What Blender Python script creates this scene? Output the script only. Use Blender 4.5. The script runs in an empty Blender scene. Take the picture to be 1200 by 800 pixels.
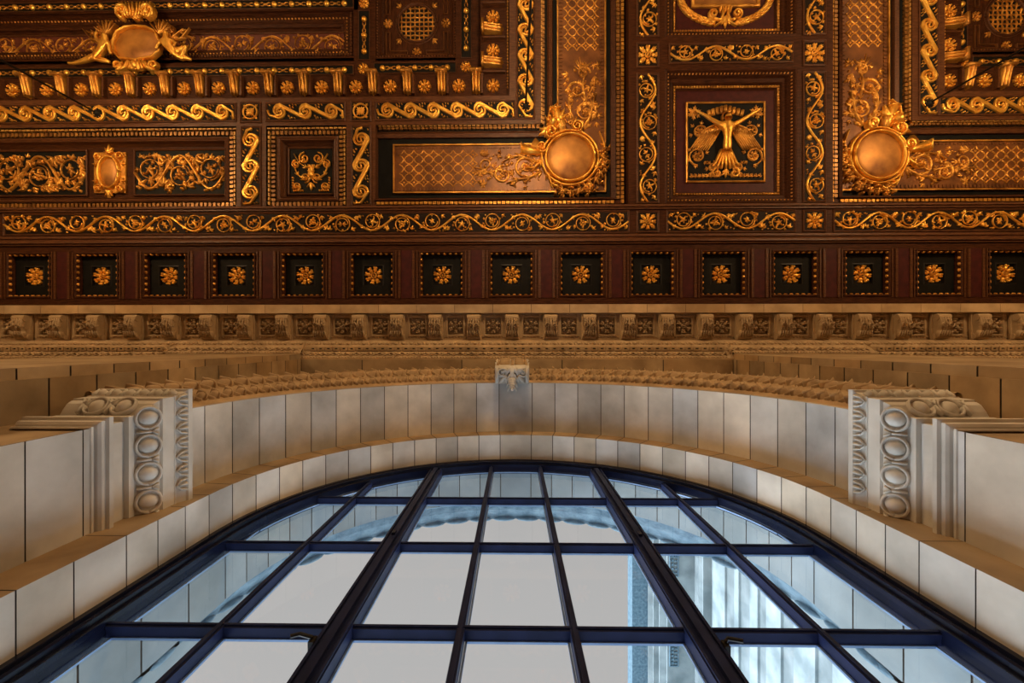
import bpy, math, random
from mathutils import Vector, Matrix
random.seed(7)
PI = math.pi
C = bpy.context.scene.collection
sc = bpy.context.scene

# ------------------------------------------------------------------ camera
FOC, CX, CY = 540.34, 593.87, 403.47
TILT, YAW, ROLL = 0.0012, 0.0169, -0.0005
RM = (Matrix.Rotation(TILT, 3, 'X') @ Matrix.Rotation(YAW, 3, 'Y') @ Matrix.Rotation(ROLL, 3, 'Z'))
RT = RM.transposed()
cam = bpy.data.cameras.new('camera')
cob = bpy.data.objects.new('camera', cam); C.objects.link(cob)
cam.sensor_width = 36; cam.lens = 36 * FOC / 1200
cam.shift_x = (600 - CX) / 1200; cam.shift_y = (CY - 400) / 1200
cam.clip_end = 500; cam.clip_start = .02
cx_, cy_, cz_ = RT @ Vector((1, 0, 0)), RT @ Vector((0, -1, 0)), RT @ Vector((0, 0, -1))
cob.matrix_world = Matrix(((cx_.x, cy_.x, cz_.x, 0), (cx_.y, cy_.y, cz_.y, 0), (cx_.z, cy_.z, cz_.z, 0), (0, 0, 0, 1)))
sc.camera = cob

def ray(px, py, z):
    d = RT @ Vector(((px - CX) / FOC, (py - CY) / FOC, 1))
    return d.x * z / d.z, d.y * z / d.z
def wx(px, z, py=250): return ray(px, py, z)[0]
def wy(py, z, px=600): return ray(px, py, z)[1]

# ------------------------------------------------------------------ materials
def nodes(name):
    m = bpy.data.materials.new(name); m.use_nodes = True
    nt = m.node_tree; return m, nt, nt.nodes['Principled BSDF']
def mat(name, c1, c2=None, scale=4, rough=.5, metal=0, bump=0, bscale=30, stretch=None, spec=.5, detail=5, tone=0):
    m, nt, b = nodes(name)
    N, L = nt.nodes.new, nt.links.new
    b.inputs['Roughness'].default_value = rough
    b.inputs['Metallic'].default_value = metal
    b.inputs['Specular IOR Level'].default_value = spec
    co = N('ShaderNodeTexCoord'); mp = N('ShaderNodeMapping'); L(co.outputs['Object'], mp.inputs['Vector'])
    if stretch: mp.inputs['Scale'].default_value = stretch
    if c2 is None: c2 = c1
    nz = N('ShaderNodeTexNoise'); nz.inputs['Scale'].default_value = scale; nz.inputs['Detail'].default_value = detail
    L(mp.outputs['Vector'], nz.inputs['Vector'])
    cr = N('ShaderNodeValToRGB'); cr.color_ramp.elements[0].position = .32; cr.color_ramp.elements[1].position = .68
    cr.color_ramp.elements[0].color = (*c1, 1); cr.color_ramp.elements[1].color = (*c2, 1)
    L(nz.outputs['Fac'], cr.inputs['Fac'])
    out = cr.outputs['Color']
    if tone:
        at = N('ShaderNodeAttribute'); at.attribute_name = 'tone'
        mx = N('ShaderNodeMix'); mx.data_type = 'RGBA'; mx.blend_type = 'MULTIPLY'; mx.inputs['Factor'].default_value = 1
        L(out, mx.inputs['A']); L(at.outputs['Color'], mx.inputs['B']); out = mx.outputs['Result']
    L(out, b.inputs['Base Color'])
    if bump:
        n2 = N('ShaderNodeTexNoise'); n2.inputs['Scale'].default_value = bscale; n2.inputs['Detail'].default_value = 3
        L(mp.outputs['Vector'], n2.inputs['Vector'])
        bp = N('ShaderNodeBump'); bp.inputs['Strength'].default_value = bump; bp.inputs['Distance'].default_value = .02
        L(n2.outputs['Fac'], bp.inputs['Height']); L(bp.outputs['Normal'], b.inputs['Normal'])
    return m

WOOD = mat('dark_walnut', (.024, .0075, .003), (.070, .023, .0085), 5, .5, bump=.35, bscale=14, stretch=(1, 6, 6), spec=.12)
WOODV = mat('dark_walnut_crosswise', (.024, .0075, .003), (.070, .023, .0085), 5, .5, bump=.35, bscale=14, stretch=(6, 1, 6), spec=.12)
WOODL = mat('brown_walnut', (.045, .015, .0055), (.115, .042, .015), 6, .42, bump=.3, bscale=18, stretch=(1, 7, 7), spec=.28)
RED = mat('oxblood_paint', (.032, .0045, .005), (.06, .009, .008), 7, .55, spec=.25)
REDB = mat('red_brown_paint', (.075, .019, .012), (.13, .036, .022), 8, .5, spec=.3)
BLACK = mat('black_paint', (.0035, .0035, .0032), (.008, .008, .007), 6, .6, spec=.15)
DARK = mat('dark_umber_ground', (.008, .004, .0025), (.016, .008, .004), 8, .6, spec=.15)
GOLD = mat('gilding', (.70, .31, .038), (1.0, .60, .11), 3.5, .33, metal=.78, bump=.7, bscale=22)
GOLDD = mat('worn_gilding', (.30, .12, .018), (.85, .44, .08), 3, .36, metal=.7, bump=.7, bscale=22)
BRONZE = mat('bronze_paint', (.10, .036, .011), (.22, .085, .024), 3, .42, metal=.3, bump=.2, bscale=20)
COPPER = mat('coppery_disc', (.18, .065, .012), (.55, .25, .05), 1.8, .5, metal=.4)
STONE = mat('limestone', (.40, .378, .325), (.70, .675, .605), 1.3, .62, bump=.18, bscale=9, tone=1, detail=9)
STONEC = mat('lamp_tinted_carved_limestone', (.31, .215, .115), (.48, .345, .195), 2.2, .6, bump=.5, bscale=14, spec=.3)  # same stone as the jambs; warm lamplight brown put into the colour
STONEW = mat('lamp_tinted_limestone', (.245, .168, .09), (.43, .315, .18), 1.9, .6, bump=.2, bscale=8, tone=1, detail=9, spec=.3)  # limestone again, the lamps' warm tint on room-facing stone put into its colour
JOINT = mat('mortar_joint', (.07, .055, .042), (.11, .09, .07), 6, .9)
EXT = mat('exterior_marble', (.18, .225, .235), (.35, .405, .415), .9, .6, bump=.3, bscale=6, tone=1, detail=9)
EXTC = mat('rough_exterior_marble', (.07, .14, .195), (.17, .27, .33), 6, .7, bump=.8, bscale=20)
METAL = mat('navy_painted_metal', (.0035, .006, .020), (.006, .010, .034), 4, .25, spec=.3)
METALB = mat('navy_bar_paint', (.011, .017, .052), (.018, .027, .085), 4, .4, spec=.12)
METALL = mat('sky_glint_bead_metal', (.16, .26, .46), (.25, .38, .60), 4, .3, metal=.3)  # light blue stands in for the sky reflected along the pane bevels
IRON = mat('black_iron', (.006, .0055, .005), (.01, .009, .008), 5, .5, spec=.25)
FLOORM = mat('terracotta_floor', (.16, .075, .04), (.24, .12, .07), 3, .4)
DASH = mat('gilt_dash_paint', (.30, .14, .03), (.60, .33, .075), 4, .5, metal=.2)
DENT = mat('dentil_gilding', (.14, .055, .014), (.40, .19, .04), 4, .42, metal=.4)
BRASS = mat('chandelier_brass', (.5, .3, .09), (.7, .42, .14), 3, .35, metal=.8)
def glass():
    m, nt, b = nodes('window_glass'); N, L = nt.nodes.new, nt.links.new
    nt.nodes.remove(b)
    t = N('ShaderNodeBsdfTransparent'); t.inputs['Color'].default_value = (.95, .97, .98, 1)
    g = N('ShaderNodeBsdfGlossy'); g.inputs['Roughness'].default_value = .03
    f = N('ShaderNodeLayerWeight'); f.inputs['Blend'].default_value = .5
    pw = N('ShaderNodeMath'); pw.operation = 'POWER'; pw.inputs[1].default_value = 5; L(f.outputs['Facing'], pw.inputs[0])
    ml = N('ShaderNodeMath'); ml.operation = 'MULTIPLY_ADD'; ml.inputs[1].default_value = .7; ml.inputs[2].default_value = .03; L(pw.outputs[0], ml.inputs[0])
    x = N('ShaderNodeMixShader'); L(ml.outputs[0], x.inputs['Fac']); L(t.outputs[0], x.inputs[1]); L(g.outputs[0], x.inputs[2])
    L(x.outputs[0], nt.nodes['Material Output'].inputs['Surface'])
    return m
GLASS = glass()
def glow():
    m, nt, b = nodes('lit_bulb'); b.inputs['Emission Color'].default_value = (1, .62, .28, 1); b.inputs['Emission Strength'].default_value = 8
    b.inputs['Base Color'].default_value = (1, .8, .5, 1); return m
BULB = glow()

# ------------------------------------------------------------------ object helpers
def thing(name, label, cat, loc=(0, 0, 0), group=None):
    o = bpy.data.objects.new(name, None); C.objects.link(o); o.location = loc
    o.empty_display_size = .1
    o['label'] = label; o['category'] = cat
    if group: o['group'] = group
    return o
def wloc(o):
    v = Vector((0, 0, 0))
    while o: v += o.location; o = o.parent
    return v
class M:
    def __init__(s, fr=None):
        s.v = []; s.f = []; s.t = []; s.mi = []; s.fr = fr; s.tone = 1.0; s.cm = 0
    def p(s, u, v, h):
        q = s.fr(u, v, h) if s.fr else Vector((u, v, h))
        s.v.append(q); return len(s.v) - 1
    def q(s, *i): s.f.append(i); s.t.append(s.tone); s.mi.append(s.cm)
    def quad(s, a, b, c, d):
        s.q(*[s.p(*x) for x in (a, b, c, d)])
    def box(s, a, b):
        x0, y0, z0 = a; x1, y1, z1 = b
        i = [s.p(x, y, z) for x in (x0, x1) for y in (y0, y1) for z in (z0, z1)]
        for f in ((0, 1, 3, 2), (4, 6, 7, 5), (0, 4, 5, 1), (2, 3, 7, 6), (0, 2, 6, 4), (1, 5, 7, 3)):
            s.q(*[i[k] for k in f])
    def ribbon(s, path, w, h, base=0, seg=4, ridge=0):
        n = len(path)
        if n < 2: return
        rows = []
        for k in range(n):
            a = path[max(0, k - 1)]; b = path[min(n - 1, k + 1)]
            dx, dy = b[0] - a[0], b[1] - a[1]; l = math.hypot(dx, dy) or 1
            nx, ny = -dy / l, dx / l
            ww = w(k / (n - 1)) if callable(w) else w
            hh = h(k / (n - 1)) if callable(h) else h
            row = []
            for j in range(seg + 1):
                an = PI * j / seg
                c, sn = math.cos(an), math.sin(an)
                zz = sn ** .8 if sn > 0 else 0
                if ridge and j == seg // 2: zz *= (1 - ridge)
                row.append(s.p(path[k][0] + nx * c * ww / 2, path[k][1] + ny * c * ww / 2, base + hh * zz))
            rows.append(row)
        for k in range(n - 1):
            for j in range(seg): s.q(rows[k][j], rows[k][j + 1], rows[k + 1][j + 1], rows[k + 1][j])
        s.q(*rows[0]); s.q(*rows[-1][::-1])
    def dome(s, u, v, ru, rv, h, rot=0, base=0, seg=8, rings=2):
        c, sn = math.cos(rot), math.sin(rot)
        prev = None
        for r in range(rings):
            al = (PI / 2) * r / rings
            row = []
            for k in range(seg):
                a = 2 * PI * k / seg
                x = ru * math.cos(al) * math.cos(a); y = rv * math.cos(al) * math.sin(a)
                row.append(s.p(u + x * c - y * sn, v + x * sn + y * c, base + h * math.sin(al)))
            if prev:
                for k in range(seg): s.q(prev[k], prev[(k + 1) % seg], row[(k + 1) % seg], row[k])
            prev = row
        t = s.p(u, v, base + h)
        for k in range(seg): s.q(prev[k], prev[(k + 1) % seg], t)
    def ringframe(s, u0, v0, u1, v1, prof):
        """prof: list of (inset, height)"""
        rows = []
        for d, h in prof:
            rows.append([s.p(u0 + d, v0 + d, h), s.p(u1 - d, v0 + d, h), s.p(u1 - d, v1 - d, h), s.p(u0 + d, v1 - d, h)])
        for a, b in zip(rows, rows[1:]):
            for k in range(4): s.q(a[k], a[(k + 1) % 4], b[(k + 1) % 4], b[k])
    def rectrun(s, u0, v0, u1, v1, step, fn, sides='tbls'):
        """calls fn(u, v, horizontal) along the sides of a rectangle"""
        L = u1 - u0; n = max(1, round(L / step))
        for k in range(n + 1):
            if 't' in sides: fn(u0 + L * k / n, v0, True)
            if 'b' in sides: fn(u0 + L * k / n, v1, True)
        H = v1 - v0; n = max(1, round(H / step))
        for k in range(1, n):
            if 'l' in sides: fn(u0, v0 + H * k / n, False)
            if 'r' in sides: fn(u1, v0 + H * k / n, False)
    def tube(s, pts, r, seg=8):
        rows = []
        n = len(pts)
        for k in range(n):
            a = Vector(pts[max(0, k - 1)]); b = Vector(pts[min(n - 1, k + 1)])
            t = (b - a).normalized(); up = Vector((0, 0, 1)) if abs(t.z) < .9 else Vector((1, 0, 0))
            e = t.cross(up).normalized(); g = t.cross(e)
            rr = r(k / (n - 1)) if callable(r) else r
            rows.append([s.p(*(Vector(pts[k]) + (e * math.cos(2 * PI * j / seg) + g * math.sin(2 * PI * j / seg)) * rr)) for j in range(seg)])
        for a, b in zip(rows, rows[1:]):
            for j in range(seg): s.q(a[j], a[(j + 1) % seg], b[(j + 1) % seg], b[j])
        s.q(*rows[0]); s.q(*rows[-1][::-1])
def obj(name, m, mt, parent=None, smooth=False, kind=None, label=None, mirror=None):
    if mirror is not None: m.v = [Vector((2 * mirror - a.x, a.y, a.z)) for a in m.v]
    off = wloc(parent)
    me = bpy.data.meshes.new(name)
    me.from_pydata([tuple(a - off) for a in m.v], [], m.f)
    mts = mt if isinstance(mt, (list, tuple)) else [mt]
    for x in mts: me.materials.append(x)
    if len(mts) > 1: me.polygons.foreach_set('material_index', m.mi)
    if smooth: me.polygons.foreach_set('use_smooth', [True] * len(m.f))
    ca = me.color_attributes.new('tone', 'FLOAT_COLOR', 'CORNER')
    buf = []
    for f, t in zip(m.f, m.t):
        t3 = t if isinstance(t, tuple) else (t, t, t)
        buf += [t3[0], t3[1], t3[2], 1] * len(f)
    ca.data.foreach_set('color', buf)
    import bmesh
    bm = bmesh.new(); bm.from_mesh(me); bmesh.ops.recalc_face_normals(bm, faces=bm.faces); bm.to_mesh(me); bm.free()
    me.update()
    o = bpy.data.objects.new(name, me); C.objects.link(o)
    if parent: o.parent = parent
    if kind: o['kind'] = kind
    if label: o['label'] = label
    return o
def tag(o, label, cat, group=None):
    o['label'] = label; o['category'] = cat
    if group: o['group'] = group
    return o
def copy_thing(root, loc, label=None, group=None):
    r = root.copy(); C.objects.link(r); r.location = loc
    if label: r['label'] = label
    if group: r['group'] = group
    for ch in [o for o in list(C.objects) if o.parent == root]:
        c = ch.copy(); C.objects.link(c); c.parent = r
        for g in [o for o in list(C.objects) if o.parent == ch]:
            d = g.copy(); C.objects.link(d); d.parent = c
    return r
ORD = ['leftmost', 'second', 'third', 'fourth', 'fifth', 'sixth', 'seventh', 'eighth', 'ninth', 'tenth', 'eleventh', 'twelfth', 'thirteenth', 'fourteenth', 'fifteenth', 'sixteenth', 'seventeenth', 'eighteenth', 'nineteenth', 'twentieth', 'twenty-first', 'twenty-second', 'twenty-third', 'twenty-fourth', 'twenty-fifth', 'twenty-sixth', 'twenty-seventh', 'twenty-eighth', 'twenty-ninth', 'thirtieth', 'thirty-first', 'thirty-second']
def nth(i, n):
    if i == 0: return 'leftmost'
    if i == n - 1: return 'rightmost'
    if i < n / 2: return ORD[i] + ' from left'
    return ORD[n - 1 - i] + ' from right'
def ton(a=.08, warm=.04):
    g = 1 + random.uniform(-a, a); w = random.uniform(-warm, warm)
    return (g * (1 + w), g, g * (1 - 1.6 * w))

# local frames on a downward facing ceiling: u along X (or Y), v along Y (or X), h down
def CF(x, y, z): return lambda u, v, h: Vector((x + u, y + v, z - h))
def CFV(x, y, z): return lambda u, v, h: Vector((x + v, y + u, z - h))

# ------------------------------------------------------------------ ornament
def spiral(cu, cv, r0, r1, a0, turns, n=16):
    return [(cu + (r0 + (r1 - r0) * k / n) * math.cos(a0 + turns * 2 * PI * k / n),
             cv + (r0 + (r1 - r0) * k / n) * math.sin(a0 + turns * 2 * PI * k / n)) for k in range(n + 1)]
def leaf(m, u, v, a, L, h, lobes=3, base=0, spread=.75):
    for k in range(lobes):
        t = (k - (lobes - 1) / 2)
        aa = a + t * spread
        ll = L * (1 - .22 * abs(t))
        pts = [(u + math.cos(aa) * ll * s, v + math.sin(aa) * ll * s) for s in (0, .3, .62, 1)]
        m.ribbon(pts, lambda s: ll * .42 * (math.sin(PI * min(1, s * .86 + .12)) ** .8) + .001, lambda s: h * (1 - .45 * s), base)
def acanthus(m, path, W, h, base=0, lobes=5):
    """curling leaf: stem ribbon with side lobes"""
    m.ribbon(path, lambda s: W * .45 * (1 - .7 * s), h, base)
    n = len(path)
    for k in range(1, lobes + 1):
        i = min(n - 2, int(k * (n - 1) / (lobes + 1)))
        a = math.atan2(path[i + 1][1] - path[i][1], path[i + 1][0] - path[i][0])
        l = W * (1 - .5 * k / (lobes + 1))
        for sg in (-1, 1):
            aa = a + sg * .95
            p0 = path[i]
            pts = [(p0[0] + math.cos(aa - sg * .35 * s) * l * s, p0[1] + math.sin(aa - sg * .35 * s) * l * s) for s in (0, .35, .7, 1)]
            m.ribbon(pts, lambda s: l * .45 * (1 - .75 * s), lambda s: h * (.85 - .3 * s), base)
def rosette(m, u, v, R, h, petals=8, base=0, rot=0, gap=.0):
    for k in range(petals):
        a = rot + 2 * PI * k / petals
        w = R * 1.75 / petals
        m.dome(u + math.cos(a) * R * .60, v + math.sin(a) * R * .60, R * .26, w * .95, h * .75, a, base, 8, 2)
        for s in (-1, 1):
            b = a + s * .62 / petals * 1.7
            m.dome(u + math.cos(b) * R * .86, v + math.sin(b) * R * .86, R * .14, w * .58, h * 1.0, a, base, 6, 2)
    ring = [(u + math.cos(t) * R * .27, v + math.sin(t) * R * .27) for t in [2 * PI * k / 12 for k in range(13)]]
    m.ribbon(ring, R * .12, h * .9, base)
    m.dome(u, v, R * .13, R * .13, h * 1.3, 0, base, 8, 2)
def rinceau(m, L, H, h, hp=None, seed=1, stem=.085, dens=1.0):
    rnd = random.Random(seed)
    hp = hp or H * 1.32
    n = max(1, round(L / hp)); hp = L / n
    A = .40 * H
    N = n * 12
    m.ribbon([(L * k / N, -A * math.cos(PI * (L * k / N) / hp + PI * .5)) for k in range(N + 1)], H * stem * 1.25, h)
    R = min(.42 * H, hp * .37)
    for i in range(n):
        cu = (i + .5) * hp
        s = 1 if i % 2 == 0 else -1
        cv = -s * .07 * H
        a0 = PI * .5 if s > 0 else -PI * .5
        P = [(cu + (R * (1 - .30 * t)) * math.cos(a0 - s * t * 2 * PI * 1.25), cv + (R * (1 - .30 * t)) * math.sin(a0 - s * t * 2 * PI * 1.25)) for t in [k / 20 for k in range(21)]]
        m.ribbon(P, H * stem * .55, h * .85)
        fa = rnd.uniform(0, 6.28)
        kind = i % 3
        if kind == 0:
            leaf(m, cu, cv, fa, R * .72, h * 1.3, 5, 0, 1.25)
            for k in range(4): m.dome(cu + math.cos(fa + k * 1.6) * R * .62, cv + math.sin(fa + k * 1.6) * R * .62, R * .12, R * .10, h, 0, 0, 6, 2)
        elif kind == 1:
            for k in range(7):
                a = fa + k * .9; leaf(m, cu + math.cos(a) * R * .42, cv + math.sin(a) * R * .42, a + 1.0, R * .3, h * 1.1, 3) if k % 2 else None; m.dome(cu + math.cos(a) * R * .3, cv + math.sin(a) * R * .3, R * .13, R * .13, h * 1.2, 0, 0, 6, 2)
            m.dome(cu, cv, R * .17, R * .17, h * 1.5, 0, 0, 6, 2)
        else:
            leaf(m, cu - R * .1, cv, fa, R * .55, h * 1.3, 3, 0, .9); leaf(m, cu + R * .1, cv, fa + 3.1, R * .55, h * 1.2, 3, 0, .9)
        for k in range(int(4 + 3 * dens)):      # leaves sprouting off the ring and the stem
            a = rnd.uniform(0, 6.28); rr = R * rnd.uniform(.92, 1.05)
            vv = cv + math.sin(a) * rr
            if abs(vv) < .43 * H: leaf(m, cu + math.cos(a) * rr, vv, a + rnd.uniform(-.8, .8), H * .125, h * 1.15, 3)
        for du, dv in ((-.5, -.30 * s), (-.44, -.38 * s), (.46, .34 * s), (.32, -s * .37), (-.33, s * .30)):
            u_ = cu + du * hp
            if .05 * H < u_ < L - .05 * H:
                leaf(m, u_, dv * H, math.atan2(-dv, .001) + rnd.uniform(-1.2, 1.2), H * rnd.uniform(.19, .26), h * 1.3, 3, 0, .85)
        for k in range(int(4 * dens) + 2):
            u_ = cu + rnd.uniform(-.5, .5) * hp
            if 0 < u_ < L: m.dome(u_, rnd.choice((-1, 1)) * H * rnd.uniform(.34, .44), H * .045, H * .035, h * .9, rnd.uniform(0, 3))
def wave(m, L, H, h, p=None):
    p = p or H * 1.5
    n = max(1, round(L / p)); p = L / n
    R = .41 * H; W = .135 * H
    def arm(c, a0, t1=.86):
        return [(c + (R - (R - .11 * H) * t) * math.cos(a0 - t * 2 * PI * t1), (R - (R - .11 * H) * t) * math.sin(a0 - t * 2 * PI * t1)) for t in [k / 13 for k in range(14)]]
    for i in range(n):
        c0 = i * p + p * .5; c1 = c0 + p
        B = arm(c0, -PI / 2)[::-1]            # winds out over the top of this curl
        A = arm(c1, PI / 2)
        if i == n - 1: A = [(min(L - W * .5, c0 + p * .42), .0), (min(L - W * .5, c0 + p * .47), R)]
        path = B + A
        wf = lambda t: W * (.78 + 1.05 * math.exp(-((t - .5) / .11) ** 2)) if i < n - 1 else W
        m.ribbon(path, wf, h * 1.15, 0, 6, .6)
        if i == 0: 
            A0 = [(W * .6, -R * .2), (p * .12, R * .5)] + arm(c0, PI / 2)
            m.ribbon(A0, W, h * 1.15, 0, 6, .6)
        m.dome(c0, 0, .07 * H, .07 * H, h * 1.2, 0, 0, 6, 2)
        for (du, dv, r) in ((.40, -.36, .05), (.52, -.26, .055), (.63, -.40, .045), (.37, .28, .055), (.48, .38, .055), (.60, .42, .04), (.52, -.42, .04), (.42, .42, .04), (.43, -.24, .04)):
            uu = c0 + du * p
            if uu < L - r * H: m.dome(uu, dv * H, r * H, r * H, h * 1.1, 0, 0, 6, 2)
            if i == 0 and uu - p > 0.02: m.dome(uu - p, dv * H, r * H, r * H, h * 1.1, 0, 0, 6, 2)
def fillet(m, u0, v0, u1, v1, w, h, base=0):
    m.ringframe(u0, v0, u1, v1, [(0, base), (0, base + h), (w * .5, base + h * 1.3), (w, base + h), (w, base)])

# ================================================================== CEILING
ZC = 12.0
XA = (wx(758.5, ZC) + wx(954.5, ZC)) / 2           # the symmetry axis of the middle bay of the ceiling
ZTOP = 13.75
def rect(x0, y0, x1, y1, z): return wx(x0, z), wy(y0, z), wx(x1, z), wy(y1, z)
cm = M()
def plate(m, px, z, top=None):
    X0, Y0, X1, Y1 = rect(*px, z) if max(abs(a) for a in px) > 50 or True else px
    m.box((X0, Y0, z), (X1, Y1, top or ZTOP))
def plateW(m, X0, Y0, X1, Y1, z, top=None, mir=False):
    if mir: X0, X1 = 2 * XA - X1, 2 * XA - X0
    m.box((X0, Y0, z), (X1, Y1, top or ZTOP))
YT = wy(-60, 13.4)                                    # how far the built ceiling reaches behind the camera
XL, XR = -15.5, 15.5
# backing
cm.box((XL, -16, ZTOP), (XR, 0, ZTOP + .2))
cm.box((XL, -16, 12.0), (XR, YT, ZTOP))
# long rail below the leaf band, and the leaf band's seat
Y240, Y286, Y357 = wy(240, ZC), wy(286, ZC), wy(357, 11.9)
cm.box((XL, Y240, ZC), (XR, Y286, ZTOP))
colw = {}
for s in (0, 1):
    a, b = wx(737, ZC), wx(779, ZC)
    plateW(cm, a, YT, b, Y240, ZC, mir=bool(s))
Y46, Y82 = wy(46, ZC), wy(83, ZC)
plateW(cm, wx(779, ZC), Y46, 2 * XA - wx(779, ZC), Y82, ZC)
obj('ceiling', cm, WOOD, kind='structure')

# raised mouldings on the rail (wood edges), kept as trim
tm = M()
def long_trim(m, py0, py1, z, prof):
    a, b = wy(py0, z), wy(py1, z)
    pts = [(a + (b - a) * t, z - h) for t, h in prof]
    for (y0, z0), (y1, z1) in zip(pts, pts[1:]):
        m.quad((XL, y0, z0), (XR, y0, z0), (XR, y1, z1), (XL, y1, z1))
long_trim(tm, 275, 287, ZC, [(0, 0), (0, .05), (.25, .08), (.35, .05), (.55, .1), (.75, .12), (.8, .06), (1, .14), (1, 0)])
long_trim(tm, 240.5, 246, ZC, [(0, 0), (0, .05), (.5, .08), (.6, .04), (1, .05), (1, 0)])
obj('trim_1', tm, WOODL, kind='structure')

def carved_panel(kind, name, label, cat, rc, z, mir=False, flip=False, vertical=False, gold=GOLD, ground=DARK, group=None, seed=1, relief=.035, frame=WOODL, hp=None, dens=1.0, frw=.03):
    X0, Y0, X1, Y1 = rc
    if mir: X0, X1 = 2 * XA - X1, 2 * XA - X0
    t = thing(name, label, cat, ((X0 + X1) / 2, (Y0 + Y1) / 2, z), group)
    g = M(CF(X0, Y0, z)); W, H = X1 - X0, Y1 - Y0
    g.box((0, 0, .012), (W, H, .001)); gr_ = obj('ground', g, ground, t)
    g = M(CF(X0, Y0, z)); fillet(g, -frw, -frw, W + frw, H + frw, frw * .9, .03)
    fillet(g, .002, .002, W - .002, H - .002, .018, .018)
    obj('border', g, frame, t)
    if vertical:
        fr = CFV((X0 + X1) / 2, Y0, z - .012); L, HH = H, W
    else:
        fr = CF(X0, (Y0 + Y1) / 2, z - .012); L, HH = W, H
    if flip: fr = (lambda f0: (lambda u, v, h: f0(u, -v, h)))(fr)
    o = M(fr)
    if kind == 'vine': rinceau(o, L, HH * .93, relief, seed=seed, hp=hp, dens=dens); nm = 'leaf_scroll'
    elif kind == 'wave': wave(o, L, HH * .96, relief); nm = 'wave_scroll'
    elif kind == 'rose':
        rosette(o, L / 2, 0, HH * .42, relief * 1.5, 8); nm = 'rosette'
        for a in (PI / 4, 3 * PI / 4, 5 * PI / 4, 7 * PI / 4):
            leaf(o, L / 2 + math.cos(a) * HH * .38, math.sin(a) * HH * .38, a, HH * .14, relief, 3)
    elif kind == 'ring':
        nm = 'leaf_knot'
        ring = [(L / 2 + math.cos(q) * HH * .38, math.sin(q) * HH * .38) for q in [2 * PI * k / 16 for k in range(17)]]
        o.ribbon(ring, HH * .08, relief)
        for k in range(4):
            a = PI / 4 + k * PI / 2
            leaf(o, L / 2, 0, a, HH * .3, relief * 1.3, 3, 0, .5)
            leaf(o, L / 2 + math.cos(a) * HH * .42, math.sin(a) * HH * .42, a, HH * .13, relief, 3)
    obj(nm, o, gold, gr_, smooth=True)
    return t

# --- the long leaf band (row A)
def wr(x0, y0, x1, y1, z): return rect(x0, y0, x1, y1, z)
carved_panel('vine', 'leaf_scroll_band', 'long gilt vine-scroll band running left of centre above the dark rosette coffers', 'carved band', (XL + 2, wy(248.5, ZC), wx(736, ZC), wy(272.5, ZC)), ZC, seed=3, hp=wx(736, ZC) - wx(701, ZC), relief=.05)
carved_panel('rose', 'rosette_block', 'square gilt rosette block in the lower left corner around the winged-figure panel', 'rosette', (wx(747, ZC), wy(249, ZC), wx(771, ZC), wy(272, ZC)), ZC, relief=.04)
carved_panel('vine', 'leaf_scroll_band', 'short gilt vine-scroll band directly below the winged-figure panel', 'carved band', (wx(782, ZC), wy(248.5, ZC), 2 * XA - wx(782, ZC), wy(272.5, ZC)), ZC, seed=5, hp=.76, relief=.05)
carved_panel('rose', 'rosette_block', 'square gilt rosette block in the lower right corner around the winged-figure panel', 'rosette', (wx(747, ZC), wy(249, ZC), wx(771, ZC), wy(272, ZC)), ZC, mir=True, relief=.04)
carved_panel('vine', 'leaf_scroll_band', 'long gilt vine-scroll band running off right above the dark rosette coffers', 'carved band', (2 * XA - wx(736, ZC), wy(248.5, ZC), XR - .5, wy(272.5, ZC)), ZC, seed=8, hp=.77, relief=.05)
for s, side in ((False, 'left'), (True, 'right')):
    carved_panel('vine', 'leaf_scroll_post', 'tall upright gilt vine-scroll strip just %s of the winged-figure panel' % side, 'carved band', (wx(747, ZC), wy(89, ZC), wx(771, ZC), wy(238, ZC)), ZC, mir=s, vertical=True, seed=11, relief=.05, hp=.78)
    carved_panel('rose', 'rosette_block', 'square gilt rosette block at the %s end of the band above the winged figure' % side, 'rosette', (wx(747, ZC), wy(53, ZC), wx(771, ZC), wy(80, ZC)), ZC, mir=s, relief=.04)
    carved_panel('vine', 'leaf_scroll_post', 'upright gilt vine-scroll strip cut by the top edge, %s of the wreath panel' % side, 'carved band', (wx(747, ZC), YT + .1, wx(771, ZC), wy(44, ZC)), ZC, mir=s, vertical=True, seed=13, relief=.05, hp=.78)
carved_panel('vine', 'leaf_scroll_band', 'short gilt vine-scroll band between the wreath panel and the winged-figure panel', 'carved band', (wx(785, ZC), wy(55, ZC), 2 * XA - wx(785, ZC), wy(76, ZC)), ZC, seed=17, hp=.72, relief=.05)

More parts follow.
